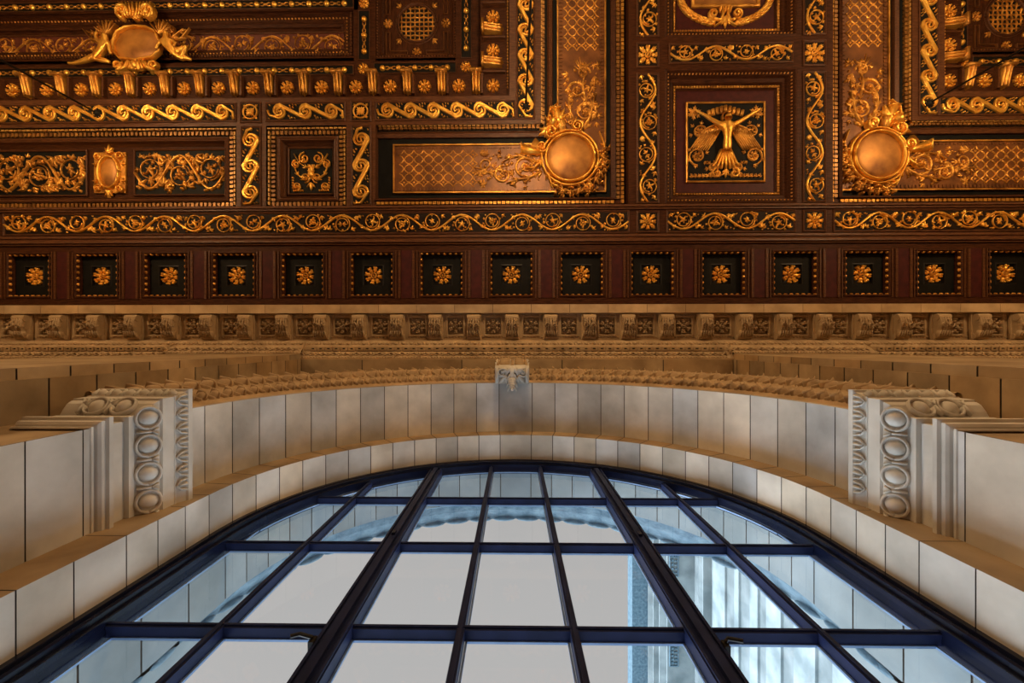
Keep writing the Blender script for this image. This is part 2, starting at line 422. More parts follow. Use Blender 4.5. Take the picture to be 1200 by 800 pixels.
# --- red panels on the axis (winged figure, wreath)
def red_panel(py0, py1, tag_):
    z = 12.32
    X0, X1 = wx(779, ZC), 2 * XA - wx(779, ZC)
    Y0, Y1 = (wy(py0, ZC) if py0 > -50 else YT), wy(py1, ZC)
    t = thing(tag_[0], tag_[1], 'panel', ((X0 + X1) / 2, (Y0 + Y1) / 2, z))
    g = M(CF(X0, Y0, z)); W, H = X1 - X0, Y1 - Y0
    g.box((.02, .02, 0), (W - .02, H - .02, -.04)); obj('ground', g, RED, t)
    g = M(CF(X0, Y0, z)); g.ringframe(.0, .0, W, H, [(0, .32), (.05, .34), (.08, .28), (.13, .26), (.17, .16), (.26, .14), (.30, .05), (.36, .06), (.40, 0)])
    obj('frame_moulding', g, WOOD, t)
    g = M(CF(X0, Y0, z))
    g.rectrun(.105, .105, W - .105, H - .105, .09, lambda u, v, hz: g.dome(u, v, .022, .022, .05, 0, .26, 6, 2), 'tblr')
    obj('bead_row', g, GOLDD, t, smooth=True)
    g = M(CF(X0, Y0, z))
    def rope(u, v, hz):
        g.dome(u, v, .045, .020, .045, .7 if hz else .9, .06, 6, 2); g.dome(u, v, .045, .018, .04, -.7 if hz else -.9, .06, 6, 2)
    g.rectrun(.33, .33, W - .33, H - .33, .075, rope, 'tblr')
    obj('rope_row', g, GOLDD, t, smooth=True)
    return t, X0, Y0, X1, Y1, z
t, X0, Y0, X1, Y1, z = red_panel(83, 240, ('winged_figure_panel', 'square red coffer holding a gilt winged figure with raised arms'))
zi = z - .03
a0, b0, a1, b1 = wx(805, z), wy(124, z), 0, wy(214, z)
a1 = 2 * XA - a0
g = M(CF(a0, b0, z)); W, H = a1 - a0, b1 - b0
g.box((0, 0, .02), (W, H, -.02)); obj('inner_ground', g, BLACK, t)
g = M(CF(a0, b0, z)); fillet(g, -.04, -.04, W + .04, H + .04, .045, .05); obj('inner_border', g, GOLDD, t)
xm, ym = (a0 + a1) / 2, (b0 + b1) / 2
S = H                                # local frame centred, v down, unit S
F = CF(xm, ym, z - .02)
# background scrolls
g = M(F)
for s in (-1, 1):
    for (cu, cv, r, dirn) in ((.33, -.13, .11, 1), (.36, .18, .12, -1), (.16, .33, .07, 1), (.40, -.38, .05, -1)):
        g.ribbon(spiral(s * cu * S, cv * S, r * S, .02 * S, PI / 2, 1.6 * dirn * s, 20), S * .022, .05)
        rosette(g, s * cu * S, cv * S, r * .55 * S, .05, 6)
        for k in range(6):
            a = k * PI / 3 + cu
            leaf(g, s * (cu + math.cos(a) * r * .95) * S, (cv + math.sin(a) * r * .95) * S, a if s > 0 else PI - a, .05 * S, .045, 3)
    for k in range(8):
        leaf(g, s * (.08 + .05 * k) * S, .455 * S, -PI / 2 + s * .3, .055 * S, .05, 3)
        g.dome(s * (.05 + .055 * k) * S, .42 * S, .014 * S, .014 * S, .05)
# fluted shell above the head
for k in range(9):
    u = (k - 4) * .055
    g.ribbon([(u * S, (-.47 + .02 * abs(k - 4) ** 1.2 * .6) * S), (u * .92 * S, (-.38 + .012 * abs(k - 4)) * S)], S * .046, .06)
obj('scroll_relief', g, GOLDD, t, smooth=True)
# wings
g = M(F)
for s in (-1, 1):
    for k in range(9):
        a = 1.25 + .05 * k
        x0, y0 = s * (.07 + .028 * k) * S, (-.15 + .002 * k) * S
        L = (.27 - .004 * k) * S
        pts = [(x0 + s * .16 * S * q, y0 + L * q * (1 - .05 * q)) for q in (0, .33, .66, 1)]
        g.ribbon(pts, lambda q: .030 * S * (1 - .5 * q * q), .05)
    for k in range(7):
        x0, y0 = s * (.06 + .033 * k) * S, -.18 * S + .008 * k * S
        g.dome(x0, y0, .022 * S, .05 * S, .07, s * -.4)
    g.ribbon([(s * .05 * S, -.17 * S), (s * .15 * S, -.22 * S), (s * .27 * S, -.16 * S), (s * .31 * S, -.10 * S)], .03 * S, .07)
obj('wing', g, GOLDD, t, smooth=True)
# the figure itself: one continuous skinned body in high relief
def skinned(name, pts, edges, parent, mt, scale=1.0, root=0, sub=1, loc=Vector((0, 0, 0))):
    me = bpy.data.meshes.new(name)
    me.from_pydata([tuple(Vector(p[:3])) for p in pts], edges, [])
    o = bpy.data.objects.new(name, me); C.objects.link(o)
    sk = o.modifiers.new('skin', 'SKIN'); sk.use_smooth_shade = True
    lay = me.skin_vertices[0].data if me.skin_vertices else None
    if lay is None:
        return o
    for i, p in enumerate(pts):
        lay[i].radius = (p[3], p[4] if len(p) > 4 else p[3]); lay[i].use_root = (i == root)
    ss = o.modifiers.new('sub', 'SUBSURF'); ss.levels = sub; ss.render_levels = sub
    dg = bpy.context.evaluated_depsgraph_get(); ev = o.evaluated_get(dg)
    nm = bpy.data.meshes.new_from_object(ev)
    o.modifiers.clear(); o.data = nm
    nm.materials.clear(); nm.materials.append(mt)
    nm.polygons.foreach_set('use_smooth', [True] * len(nm.polygons))
    o.parent = parent
    return o
def figure_pts(P, k):       # P(u, v, h) -> world-local offset ; k scale
    pass
def add_skin_layer(me): pass
off = wloc(t)
def Fp(u, v, h): return tuple(F(u * S, v * S, h * S) - off)
pts = [(*Fp(0, .05, .06), .055 * S), (*Fp(0, -.03, .06), .045 * S), (*Fp(0, -.12, .07), .062 * S), (*Fp(0, -.18, .07), .055 * S), (*Fp(-.005, -.235, .10), .024 * S),
       (*Fp(-.012, -.275, .12), .044 * S), (*Fp(-.016, -.315, .12), .042 * S),
       (*Fp(.085, -.20, .06), .034 * S), (*Fp(.20, -.265, .06), .027 * S), (*Fp(.30, -.33, .06), .022 * S), (*Fp(.375, -.37, .06), .013 * S), (*Fp(.41, -.40, .06), .014 * S),
       (*Fp(-.085, -.20, .06), .034 * S), (*Fp(-.20, -.265, .06), .027 * S), (*Fp(-.30, -.33, .06), .022 * S), (*Fp(-.375, -.37, .06), .013 * S), (*Fp(-.41, -.40, .06), .014 * S),
       (*Fp(.0, .12, .05), .055 * S)]
edges = [(0, 1), (1, 2), (2, 3), (3, 4), (4, 5), (5, 6), (3, 7), (7, 8), (8, 9), (9, 10), (10, 11), (3, 12), (12, 13), (13, 14), (14, 15), (15, 16), (0, 17)]
# skin_vertices need the operator-free path: build through bmesh skin layer
def skin_body(name, pts, edges, parent, mt, root=0, sub=2):
    import bmesh
    bm = bmesh.new(); lay = bm.verts.layers.skin.verify()
    vs = []
    for i, p in enumerate(pts):
        v = bm.verts.new(p[:3]); d = v[lay]; d.radius = (p[3], p[3]); d.use_root = (i == root); vs.append(v)
    for a, b in edges: bm.edges.new((vs[a], vs[b]))
    me = bpy.data.meshes.new(name); bm.to_mesh(me); bm.free()
    o = bpy.data.objects.new(name, me); C.objects.link(o)
    o.modifiers.new('skin', 'SKIN').use_smooth_shade = True
    ss = o.modifiers.new('sub', 'SUBSURF'); ss.levels = sub; ss.render_levels = sub
    me.materials.append(mt)
    dg = bpy.context.evaluated_depsgraph_get(); dg.update()
    nm = bpy.data.meshes.new_from_object(o.evaluated_get(dg)); o.modifiers.clear(); o.data = nm
    if not nm.materials: nm.materials.append(mt)
    nm.polygons.foreach_set('use_smooth', [True] * len(nm.polygons))
    if parent: o.parent = parent
    return o
fg_ = skin_body('figure', pts, edges, t, GOLD)
g = M(F)     # leafy skirt and foliage foot
for k in range(7):
    u = (k - 3) * .022
    g.ribbon([(u * .8 * S, .10 * S), (u * 1.4 * S, .18 * S), (u * 2.0 * S, .27 * S), (u * 2.5 * S, .36 * S - abs(k - 3) * .015 * S)], lambda q: .042 * S * (1 - .4 * q), .09)
for s in (-1, 1):
    g.ribbon(spiral(s * .11 * S, .40 * S, .07 * S, .01 * S, -PI / 2, 1.2 * s, 12), .025 * S, .07)
leaf(g, 0, .36 * S, PI / 2, .1 * S, .09, 5, 0, .5)
obj('leaf_skirt', g, GOLD, t, smooth=True)
g = M(F)
g.ribbon([(-.045 * S, -.25 * S), (-.05 * S, -.33 * S), (-.02 * S, -.375 * S), (.02 * S, -.37 * S), (.035 * S, -.32 * S), (.03 * S, -.25 * S)], .022 * S, .12)
obj('hair', g, GOLDD, fg_, smooth=True)
for s in (-1, 1):      # shields over the arms' ends
    pass

t, X0, Y0, X1, Y1, z = red_panel(-90, 46, ('wreath_panel', 'red coffer with a gilt laurel wreath and plaque, cut by the top edge'))
xm = XA
F = CF(xm, wy(2, z), z)
U = wx(900, z) - wx(800, z); U /= 100     # one ideal pixel here
g = M(F)
g.box((-37 * U, -60 * U, .03), (37 * U, 8 * U, -.01)); obj('plaque', g, COPPER, t)
g = M(F); fillet(g, -40 * U, -63 * U, 40 * U, 11 * U, 3.5 * U, .06); obj('plaque_border', g, GOLDD, t)
g = M(F)
for s in (-1, 1):
    N = 16
    for k in range(N):
        a = .25 + (PI / 2 + .6) * k / N
        u, v = s * math.sin(a) * 52 * U * (1), 32 * U * math.cos(a) - 2 * U
        ta = math.atan2(-32 * math.sin(a), s * 52 * math.cos(a))
        for w_ in (-.6, .6, 0):
            g.ribbon([(u, v), (u + math.cos(ta + w_) * 5 * U, v + math.sin(ta + w_) * 5 * U), (u + math.cos(ta + w_ * .6) * 9 * U, v + math.sin(ta + w_ * .6) * 9 * U)], lambda q: 4.2 * U * (1 - .7 * q), .09 - .02 * abs(w_))
    g.ribbon(spiral(s * 14 * U, 18 * U, 6 * U, 1.2 * U, PI / 2 if s > 0 else PI / 2, -1.5 * s, 16), 2.6 * U, .09)
    g.ribbon([(s * 14 * U, 24 * U), (s * 6 * U, 26 * U), (s * 3 * U, 20 * U), (s * 4 * U, 12 * U)], 3 * U, .09)
    g.ribbon([(s * 3 * U, 18 * U), (s * 5 * U, 28 * U), (s * 13 * U, 33 * U)], lambda q: 4 * U * (1 - .6 * q), .08)
leaf(g, 0, 22 * U, PI / 2, 13 * U, .09, 5, 0, .5)
for k in range(5): g.dome((k - 2) * 3 * U, 12 * U, 1.4 * U, 5 * U, .1)
obj('wreath', g, GOLD, t, smooth=True)

# --- the great L shaped panels (left and mirrored right)
ZL, ZW = 12.55, 12.30
def mrect(x0, y0, x1, y1, z, mir):
    X0, Y0, X1, Y1 = rect(x0, y0, x1, y1, z)
    if mir: X0, X1 = 2 * XA - X1, 2 * XA - X0
    return X0, Y0, X1, Y1
def ell_band(m, xo, yo, xi, yi, xl, z0, z1, cap=True):
    """L shaped strip surface between outer corner (xo,yo) and inner corner (xi,yi): from z0 to z1 (heights)"""
    # vertical arm
    m.quad((xo, YT, z0), (xo, yo, z0), (xi, yi, z1), (xi, YT, z1))
    m.quad((xo, yo, z0), (xl, yo, z0), (xl, yi, z1), (xi, yi, z1))
for mir, side in ((False, 'left'), (True, 'right')):
    mr = XA if mir else None
    far = wx(440, ZW)
    t = thing('lattice_panel', 'L-shaped bronze lattice coffer with round cartouche at its corner, %s of the winged figure' % side, 'panel', (2 * XA - wx(668, ZL) if mir else wx(668, ZL), wy(185, ZL), ZL))
    # floor (brown), as L
    g = M()
    xo, yo = wx(737, ZC), Y240
    # outer walls and slopes, stepping up
    st = [(wx(737, ZC), wy(240.5, ZC), ZC), (wx(737, ZC) - .001, wy(240.5, ZC) - .001, 12.50), (wx(731, 12.4), wy(239.5, 12.4), 12.50), (wx(731, 12.25), wy(239.5, 12.25), 12.25), (wx(722, 12.27), wy(235, 12.27), 12.27), (wx(721, 12.27), wy(234.5, 12.27), 12.20), (wx(715.5, 12.3), wy(232.5, 12.3), 12.24), (wx(715, 12.4), wy(232, 12.4), 12.40), (wx(715, ZL), wy(231.5, ZL), ZL)]
    inn = [(wx(634, ZW), wy(146, ZW)), ]
    for (xa_, ya_, za_), (xb_, yb_, zb_) in zip(st, st[1:]):
        ell_band(g, xa_, ya_, xb_, yb_, far, za_, zb_)
    obj('frame_moulding', g, WOOD, t, mirror=mr)
    g = M()
    xi, yi = wx(640, ZL), wy(153, ZL)
    xo_, yo_ = wx(711, ZL), wy(229, ZL)
    g.box((xi - .3, YT, ZL), (xo_ + .25, yo_ + .2, ZL + .03)); g.box((far - .4, yi - .3, ZL + .004), (xi + .1, yo_ + .2, ZL + .034))
    obj('black_ground', g, BLACK, t, mirror=mr)
    # bronze lattice floor, a touch proud
    LX0, LX1, LY0, LY1 = wx(654, ZL), wx(708, ZL), wy(171, ZL), wy(225, ZL)
    LXL = wx(463, ZL)
    z2 = ZL - .04
    g = M(); g.box((LX0, YT, z2), (LX1, LY1, ZL)); g.box((LXL, LY0, z2), (LX0, LY1, ZL))
    bf_ = obj('bronze_field', g, BRONZE, t, mirror=mr)
    g = M()
    w_ = .035
    for (xa_, ya_, xb_, yb_) in ((LXL, LY0 - w_, LX0, LY0), (LXL - w_, LY0 - w_, LXL, LY1 + w_), (LXL, LY1, LX1, LY1 + w_), (LX1, YT, LX1 + w_, LY1 + w_), (LX0 - w_, YT, LX0, LY0)):
        g.box((xa_, ya_, z2 - .05), (xb_, yb_, ZL))
    obj('gilt_edge', g, GOLDD, t, mirror=mr)
    # dentil rows
    g = M()
    def dn(X, Y, hz, zz=12.30, d=.07, w=.085):
        (g.box((X - w * .36, Y - d / 2, zz - .02), (X + w * .36, Y + d / 2, zz + .12)) if hz else g.box((X - d / 2, Y - w * .36, zz - .02), (X + d / 2, Y + w * .36, zz + .12)))
    y = wy(237.5, 12.25); x = far + .1
    stp = .115
    while x < wx(722, 12.3): dn(x, y, True, zz=12.23, w=stp); x += stp
    x = wx(728.5, 12.3); y = YT
    while y < wy(238, 12.3): dn(x, y, False, zz=12.22, w=stp); y += stp
    obj('dentil_row', g, GOLDD, t, mirror=mr, label='row of small gilt dentils')
    g = M()
    x = wx(724, 12.25); y = YT
    while y < wy(236, 12.35): dn(x, y, False, zz=12.24, w=stp, d=.08); y += stp
    # inner side dentils (below the wave band)
    y = wy(149, 12.42); x = far + .1
    while x < wx(636, 12.42): dn(x, y, True, zz=12.42, w=stp, d=.08); x += stp
    x = wx(636, 12.42); y = YT
    while y < wy(150, 12.42): dn(x, y, False, zz=12.42, w=stp, d=.10); y += stp
    obj('inner_dentil_row', g, DENT, t, mirror=mr)
    g = M()
    y = wy(146.3, 12.36); x = far + .1
    while x < wx(634, 12.36): g.box((x - .042, y - .02, 12.34), (x + .042, y + .02, 12.5)); x += stp
    x = wx(634.6, 12.36); y = YT
    while y < wy(146, 12.36): g.box((x - .02, y - .042, 12.34), (x + .02, y + .042, 12.5)); y += stp
    obj('gilt_dash_row', g, DASH, t, mirror=mr)
    g = M(); ell_band(g, wx(633, 12.48), wy(145, 12.48), wx(641, 12.48), wy(153, 12.48), far, 12.48, 12.48)
    obj('dentil_ground', g, BLACK, t, mirror=mr)
    # inner stepping frame below/right of the wave band
    g = M()
    pr = [(wx(634, ZW), wy(145, ZW), ZW), (wx(633, 12.5), wy(146, 12.5), 12.5), (wx(641, 12.5), wy(154, 12.5), 12.5), (wx(643, 12.5), wy(157, 12.5), 12.44), (wx(647, 12.5), wy(161, 12.5), 12.47), (wx(648, ZL), wy(162, ZL), ZL)]
    for (xa_, ya_, za_), (xb_, yb_, zb_) in zip(pr, pr[1:]): ell_band(g, xa_, ya_, xb_, yb_, far, za_, zb_)
    obj('inner_moulding', g, WOODL, t, mirror=mr)
    # small blocks beside the lattice
    g = M()
    n_ = 60
    x = wx(661, ZL)
    y = YT
    while y < LY0 - .2: g.box((LX0 + .03, y, z2 - .03), (LX0 + .11, y + .055, z2)); g.box((LX1 - .11, y, z2 - .03), (LX1 - .03, y + .055, z2)); y += .1
    x = LXL + .05
    while x < LX0: g.box((x, LY1 - .11, z2 - .03), (x + .055, LY1 - .03, z2)); g.box((x, LY0 + .03, z2 - .02), (x + .055, LY0 + .08, z2)); x += .1
    obj('fret_row', g, BRONZE, bf_, mirror=mr)
    # lattice
    g = M(CF(0, 0, z2))
    def lat(xa_, ya_, xb_, yb_, p):
        nx = max(1, round((xb_ - xa_) / p)); px_ = (xb_ - xa_) / nx
        ny = max(1, round((yb_ - ya_) / p)); py_ = (yb_ - ya_) / ny
        for i in range(nx):
            for j in range(ny):
                cx, cy = xa_ + (i + .5) * px_, ya_ + (j + .5) * py_
                for sa in (-1, 1):
                    for sb in (-1, 1):
                        g.ribbon([(cx + sa * px_ / 2, cy), (cx + sa * px_ * .2, cy + sb * py_ * .2), (cx, cy + sb * py_ / 2)], .030, .03, 0, 2)
                g.dome(cx + px_ / 2 if i < nx - 1 else cx, cy, .035, .035, .03, 0, 0, 6, 2)
                g.dome(cx, cy + (py_ / 2 if j < ny - 1 else 0), .030, .030, .03, 0, 0, 6, 2)
    lat(LX0 + .14, YT, LX1 - .14, wy(60, z2), .26)
    lat(LXL + .12, LY0 + .12, wx(560, z2), LY1 - .14, .26)
    obj('lattice', g, GOLDD, bf_, mirror=mr, smooth=True)
    # scroll foliage on both arms leading to the cartouche
    g = M(CF(wx(668, z2), wy(185, z2), z2 - .0))
    q = z2 / FOC
    def sp(u, v, r, a, tn, w=3.2): g.ribbon(spiral(u * q, v * q, r * q, 1.2 * q, a, tn, 22), lambda s: w * q * (1 - .4 * s), .06)
    for sw in (0, 1):
        def A(u, v): return (u, v) if not sw else (-v * 1.0, u * -1.0)
        fr0 = g.fr
        if sw: g.fr = (lambda fr0: (lambda u, v, h: fr0(v, u, h)))(fr0)
        # arm goes to -u ; for sw it goes to -v
        sp(-52, 10 if not sw else 18, 13, PI / 2, 1.6); rosette(g, -52 * q, (10 if not sw else 18) * q, 5 * q, .08, 6)
        sp(-78, 20 if not sw else 8, 11, -PI / 2, -1.5); rosette(g, -78 * q, (20 if not sw else 8) * q, 4 * q, .08, 6)
        sp(-98, 8 if not sw else 16, 8, PI / 2, 1.4, 2.4); sp(-46, -6 if not sw else 0, 7, 0, -1.3, 2.4)
        acanthus(g, [(-34 * q, 16 * q), (-48 * q, 24 * q), (-62 * q, 26 * q), (-74 * q, 30 * q)], 10 * q, .08)
        acanthus(g, [(-40 * q, 6 * q), (-58 * q, -2 * q), (-70 * q, 0 * q), (-80 * q, 6 * q)], 9 * q, .08)
        acanthus(g, [(-66 * q, 18 * q), (-84 * q, 14 * q), (-98 * q, 18 * q), (-110 * q, 14 * q)], 7 * q, .06)
        rnd = random.Random(4 + sw)
        for k in range(46): leaf(g, -rnd.uniform(36, 108) * q, rnd.uniform(-8, 34) * q, rnd.uniform(0, 6.3), rnd.uniform(4, 8) * q, .07, 3)
        for k in range(30): g.dome(-rnd.uniform(36, 100) * q, rnd.uniform(-6, 32) * q, 1.3 * q, 1.1 * q, .07, 0, 0, 6, 2)
        for k in range(7):
            a = rnd.uniform(2.2, 4); L = rnd.uniform(106, 118)
            g.ribbon([(-100 * q, 14 * q), (-L * q, (14 + rnd.uniform(-12, 12)) * q)], lambda s: 1.6 * q * (1 - .5 * s), .04)
        # trumpet of fruit
        g.ribbon([(-30 * q, -8 * q), (-44 * q, -16 * q)] if not sw else [(-30 * q, -6 * q), (-46 * q, -14 * q)], lambda s: (6 + 10 * s) * q, .14, 0, 6)
        g.fr = fr0
    obj('scroll_foliage', g, GOLDD, bf_, mirror=mr, smooth=True)
    # cartouche: disc + rings + leaves
    cz = z2 - .10
    g = M(CF(wx(668, cz), wy(185, cz), cz)); q = cz / FOC
    g.dome(0, 0, 27 * q, 26 * q, .09, 0, 0, 28, 5); obj('round_disc', g, COPPER, t, mirror=mr, smooth=True, label='smooth coppery disc of the cartouche')
    g = M(CF(wx(668, cz), wy(185, cz), cz + .06))
    for (R_, w_, h_) in ((28.5, 3.4, .17), (33, 3.0, .12)):
        g.ribbon([(math.cos(a) * R_ * q, math.sin(a) * R_ * .97 * q) for a in [2 * PI * k / 32 for k in range(33)]], w_ * q, h_, 0, 5)
    g.ribbon(spiral(-33 * q, -12 * q, 7 * q, 1 * q, 0, 1.8, 18), 2.6 * q, .2)
    g.ribbon(spiral(8 * q, -36 * q, 7 * q, 1 * q, PI / 2, -1.8, 18), 2.6 * q, .2)
    g.ribbon(spiral(-22 * q, -30 * q, 8 * q, 1 * q, 1, 1.6, 18), 3 * q, .2)
    acanthus(g, [(-26 * q, 18 * q), (-22 * q, 30 * q), (-8 * q, 38 * q), (8 * q, 40 * q)], 8 * q, .12)
    acanthus(g, [(30 * q, 12 * q), (38 * q, 0), (40 * q, -14 * q), (34 * q, -30 * q)], 8 * q, .12)
    acanthus(g, [(-34 * q, 4 * q), (-42 * q, 12 * q), (-52 * q, 12 * q)], 8 * q, .12)
    acanthus(g, [(-16 * q, -36 * q), (-26 * q, -44 * q), (-24 * q, -56 * q), (-14 * q, -64 * q)], 8 * q, .12)
    # little head at the top corner
    g.dome(-20 * q, -40 * q, 6 * q, 7 * q, .3, .6, 0, 10, 3)
    for k in range(9):
        a = k * .7; g.dome((-20 + math.cos(a) * 7) * q, (-40 + math.sin(a) * 8) * q, 2 * q, 2 * q, .2)
    leaf(g, -24 * q, -34 * q, 2.6, 15 * q, .15, 3, 0, .5); leaf(g, -12 * q, -44 * q, -1.2, 15 * q, .15, 3, 0, .5)
    for P_ in ([(-9, -31), (-13, -43), (-17, -57)], [(-33, -5), (-44, -8), (-57, -11)]):
        g.ribbon([(u * q, v * q) for u, v in P_], lambda f: (4 + 9 * f) * q, lambda f: .10 + .06 * f, 0, 7)
        g.ribbon([(P_[2][0] * q + (6 * q if P_[0][0] > -20 else 0), P_[2][1] * q + (0 if P_[0][0] > -20 else 6 * q)), (P_[2][0] * q - (6 * q if P_[0][0] > -20 else 0), P_[2][1] * q - (0 if P_[0][0] > -20 else 6 * q))], 1.8 * q, .2)
    obj('cartouche_frame', g, GOLD, t, mirror=mr, smooth=True)
    g = M(CF(wx(668, cz), wy(185, cz), cz + .05)); rnd = random.Random(9)
    for k in range(90):
        a = rnd.uniform(-.3, 2.0); R_ = rnd.uniform(35, 50)
        g.dome(math.cos(a) * R_ * q, math.sin(a) * R_ * .98 * q, rnd.uniform(1.4, 2.4) * q, rnd.uniform(1.4, 2.2) * q, rnd.uniform(.08, .2), 0, 0, 6, 2)
    for k in range(10):
        a = -.2 + k * .22; leaf(g, math.cos(a) * 38 * q, math.sin(a) * 38 * q, a + rnd.uniform(-.8, .8), 9 * q, .12, 3)
    obj('fruit_swag', g, GOLDD, t, mirror=mr, smooth=True)

# --- wave-scroll bands and the frames between the left panels
wm = M()
for mir in (False, True):
    xi = wx(634, ZW); xk = wx(597, ZW); yk = wy(112, ZW); yj = wy(145, ZW)
    xl = XL if not mir else wx(597, ZW) - 4.2
    plateW(wm, xk, YT, xi, yj, ZW, mir=mir)
    if not mir:
        plateW(wm, XL, yk, xk, yj, ZW)
        for (a, b) in ((277, 312), (406, 440)): plateW(wm, wx(a, ZW), yj, wx(b, ZW), Y240, ZW)
    else:
        plateW(wm, xk - 4.5, yk, xk, yj, ZW, mir=True)
obj('ceiling_rails', wm, WOODL, kind='structure').name = 'trim_2'
wb = dict(gold=GOLD, ground=BLACK, relief=.06)
carved_panel('wave', 'wave_scroll_band', 'gilt wave-scroll band running in from the left edge over the plaque panel', 'carved band', (wx(277, ZW) - 8.1, wy(119, ZW), wx(276, ZW), wy(139, ZW)), ZW, **wb)
carved_panel('ring', 'leaf_knot_block', 'square gilt leaf block left of the short wave-scroll band', 'rosette', (wx(283, ZW), wy(118, ZW), wx(305, ZW), wy(140, ZW)), ZW, **wb)
carved_panel('wave', 'wave_scroll_band', 'short gilt wave-scroll band over the small square leaf panel', 'carved band', (wx(313, ZW), wy(119, ZW), wx(404, ZW), wy(139, ZW)), ZW, **wb)
carved_panel('ring', 'leaf_knot_block', 'square gilt leaf block right of the short wave-scroll band', 'rosette', (wx(412, ZW), wy(118, ZW), wx(434, ZW), wy(140, ZW)), ZW, **wb)
carved_panel('wave', 'wave_scroll_post', 'upright gilt wave-scroll strip left of the small square leaf panel', 'carved band', (wx(284, ZW), wy(147, ZW), wx(305, ZW), wy(239, ZW)), ZW, vertical=True, flip=True, **wb)
carved_panel('wave', 'wave_scroll_post', 'upright gilt wave-scroll strip right of the small square leaf panel', 'carved band', (wx(413, ZW), wy(147, ZW), wx(434, ZW), wy(239, ZW)), ZW, vertical=True, flip=True, **wb)
for mir, side in ((False, 'left'), (True, 'right')):
    carved_panel('wave', 'wave_scroll_band', ('gilt wave-scroll band above the arm of the %s lattice panel' % side), 'carved band', (wx(441, ZW), wy(119, ZW), wx(603, ZW), wy(139, ZW)), ZW, mir=mir, **wb)
    carved_panel('wave', 'wave_scroll_post', ('upright gilt wave-scroll strip beside the upper arm of the %s lattice panel' % side), 'carved band', (wx(606, ZW), YT + .1, wx(626, ZW), wy(139, ZW)), ZW, mir=mir, vertical=True, **wb)

# --- panels K (plaque between scrolls) and L (small square)
def stepped_panel(name, label, rc, rb):
    X0, Y0, X1, Y1 = rc
    t = thing(name, label, 'panel', ((X0 + X1) / 2, (Y0 + Y1) / 2, ZL))
    W, H = X1 - X0, Y1 - Y0
    g = M(CF(X0, Y0, ZL)); g.box((0, 0, 0), (W, H, -.03)); obj('ground', g, WOOD, t)
    g = M(CF(X0, Y0, ZL)); g.ringframe(0, 0, W, H, [(0, .25), (0, .14), (.26, .13)]); obj('dentil_ground', g, BLACK, t)
    g = M(CF(X0, Y0, ZL)); g.ringframe(0, 0, W, H, [(.24, .12), (.25, .18), (.29, .20), (.33, .17), (.36, .19), (.39, .08), (.44, 0)]); obj('frame_moulding', g, WOODL, t)
    g = M(CF(X0, Y0, ZL))
    def d(u, v, hz): g.box((u - .035, v - .048, .20), (u + .035, v + .048, .12)) if hz else g.box((u - .048, v - .035, .20), (u + .048, v + .035, .12))
    g.rectrun(.165, .165, W - .165, H - .165, .118, d, 'tblr'); obj('dentil_row', g, DENT, t)
    g = M(CF(X0, Y0, ZL))
    def d(u, v, hz): g.box((u - .042, v - .020, .24), (u + .042, v + .020, .12)) if hz else g.box((u - .020, v - .042, .24), (u + .020, v + .042, .12))
    g.rectrun(.06, .06, W - .06, H - .06, .118, d, 'tblr'); obj('gilt_dash_row', g, DASH, t)
    return t
rcK = (wx(277, ZW) - 7.2, wy(145, ZW), wx(277, ZW), Y240)
tK = stepped_panel('plaque_panel', 'long coffer with a gilt plaque between two vine panels at the left edge', rcK, None)
for (a, b, nm, sd) in ((wx(160, ZL), wx(266, ZL), 'right_vine_panel', 21), (wx(-6, ZL), wx(103, ZL), 'left_vine_panel', 23)):
    y0, y1 = wy(174, ZL), wy(226, ZL)
    g = M(CF(a, y0, ZL)); g.box((0, 0, .03), (b - a, y1 - y0, -.01)); obj('vine_ground', g, BLACK, tK)
    g = M(CF(a, y0, ZL)); fillet(g, -.04, -.04, b - a + .04, y1 - y0 + .04, .045, .06); obj('vine_border', g, WOODL, tK)
    g = M(CF(a, (y0 + y1) / 2, ZL - .03)); rinceau(g, b - a, (y1 - y0) * .95, .07, hp=(b - a) / 3, seed=sd, stem=.05, dens=2.5)
    rnd = random.Random(sd)
    for k in range(26): leaf(g, rnd.uniform(.1, b - a - .1), rnd.uniform(-.45, .45) * (y1 - y0) * .9, rnd.uniform(0, 6.3), .13, .06, 3)
    obj('leaf_scroll', g, GOLDD, tK, smooth=True)
q = ZL / FOC
g = M(CF(wx(131, ZL), wy(200, ZL), ZL))
g.box((-19 * q, -24 * q, .06), (19 * q, 24 * q, 0)); obj('plaque_ground', g, GOLDD, tK)
g = M(CF(wx(131, ZL), wy(200, ZL), ZL - .06))
g.dome(0, 0, 11 * q, 17 * q, .07, 0, 0, 20, 4); obj('oval', g, COPPER, tK, smooth=True)
g = M(CF(wx(131, ZL), wy(200, ZL), ZL - .06))
g.ribbon([(math.cos(a) * 12.5 * q, math.sin(a) * 18.5 * q) for a in [2 * PI * k / 24 for k in range(25)]], 3 * q, .1)
for s in (-1, 1):
    for s2 in (-1, 1):
        g.ribbon(spiral(s * 13 * q, s2 * 19 * q, 5 * q, 1 * q, 0, 1.4 * s * s2, 12), 2 * q, .09)
        leaf(g, s * 14 * q, s2 * 10 * q, PI / 2 * (1 - s), 6 * q, .08, 3)
leaf(g, 0, 22 * q, PI / 2, 10 * q, .1, 5, 0, .6); leaf(g, 0, -22 * q, -PI / 2, 11 * q, .1, 5, 0, .6)
obj('plaque_scrolls', g, GOLD, tK, smooth=True)
rcL = (wx(312, ZW), wy(145, ZW), wx(406, ZW), Y240)
tL = stepped_panel('square_leaf_panel', 'small square coffer of gilt leaf scrolls on black between two wave strips', rcL, None)
a, b, y0, y1 = wx(340, ZL), wx(391, ZL), wy(173, ZL), wy(226, ZL)
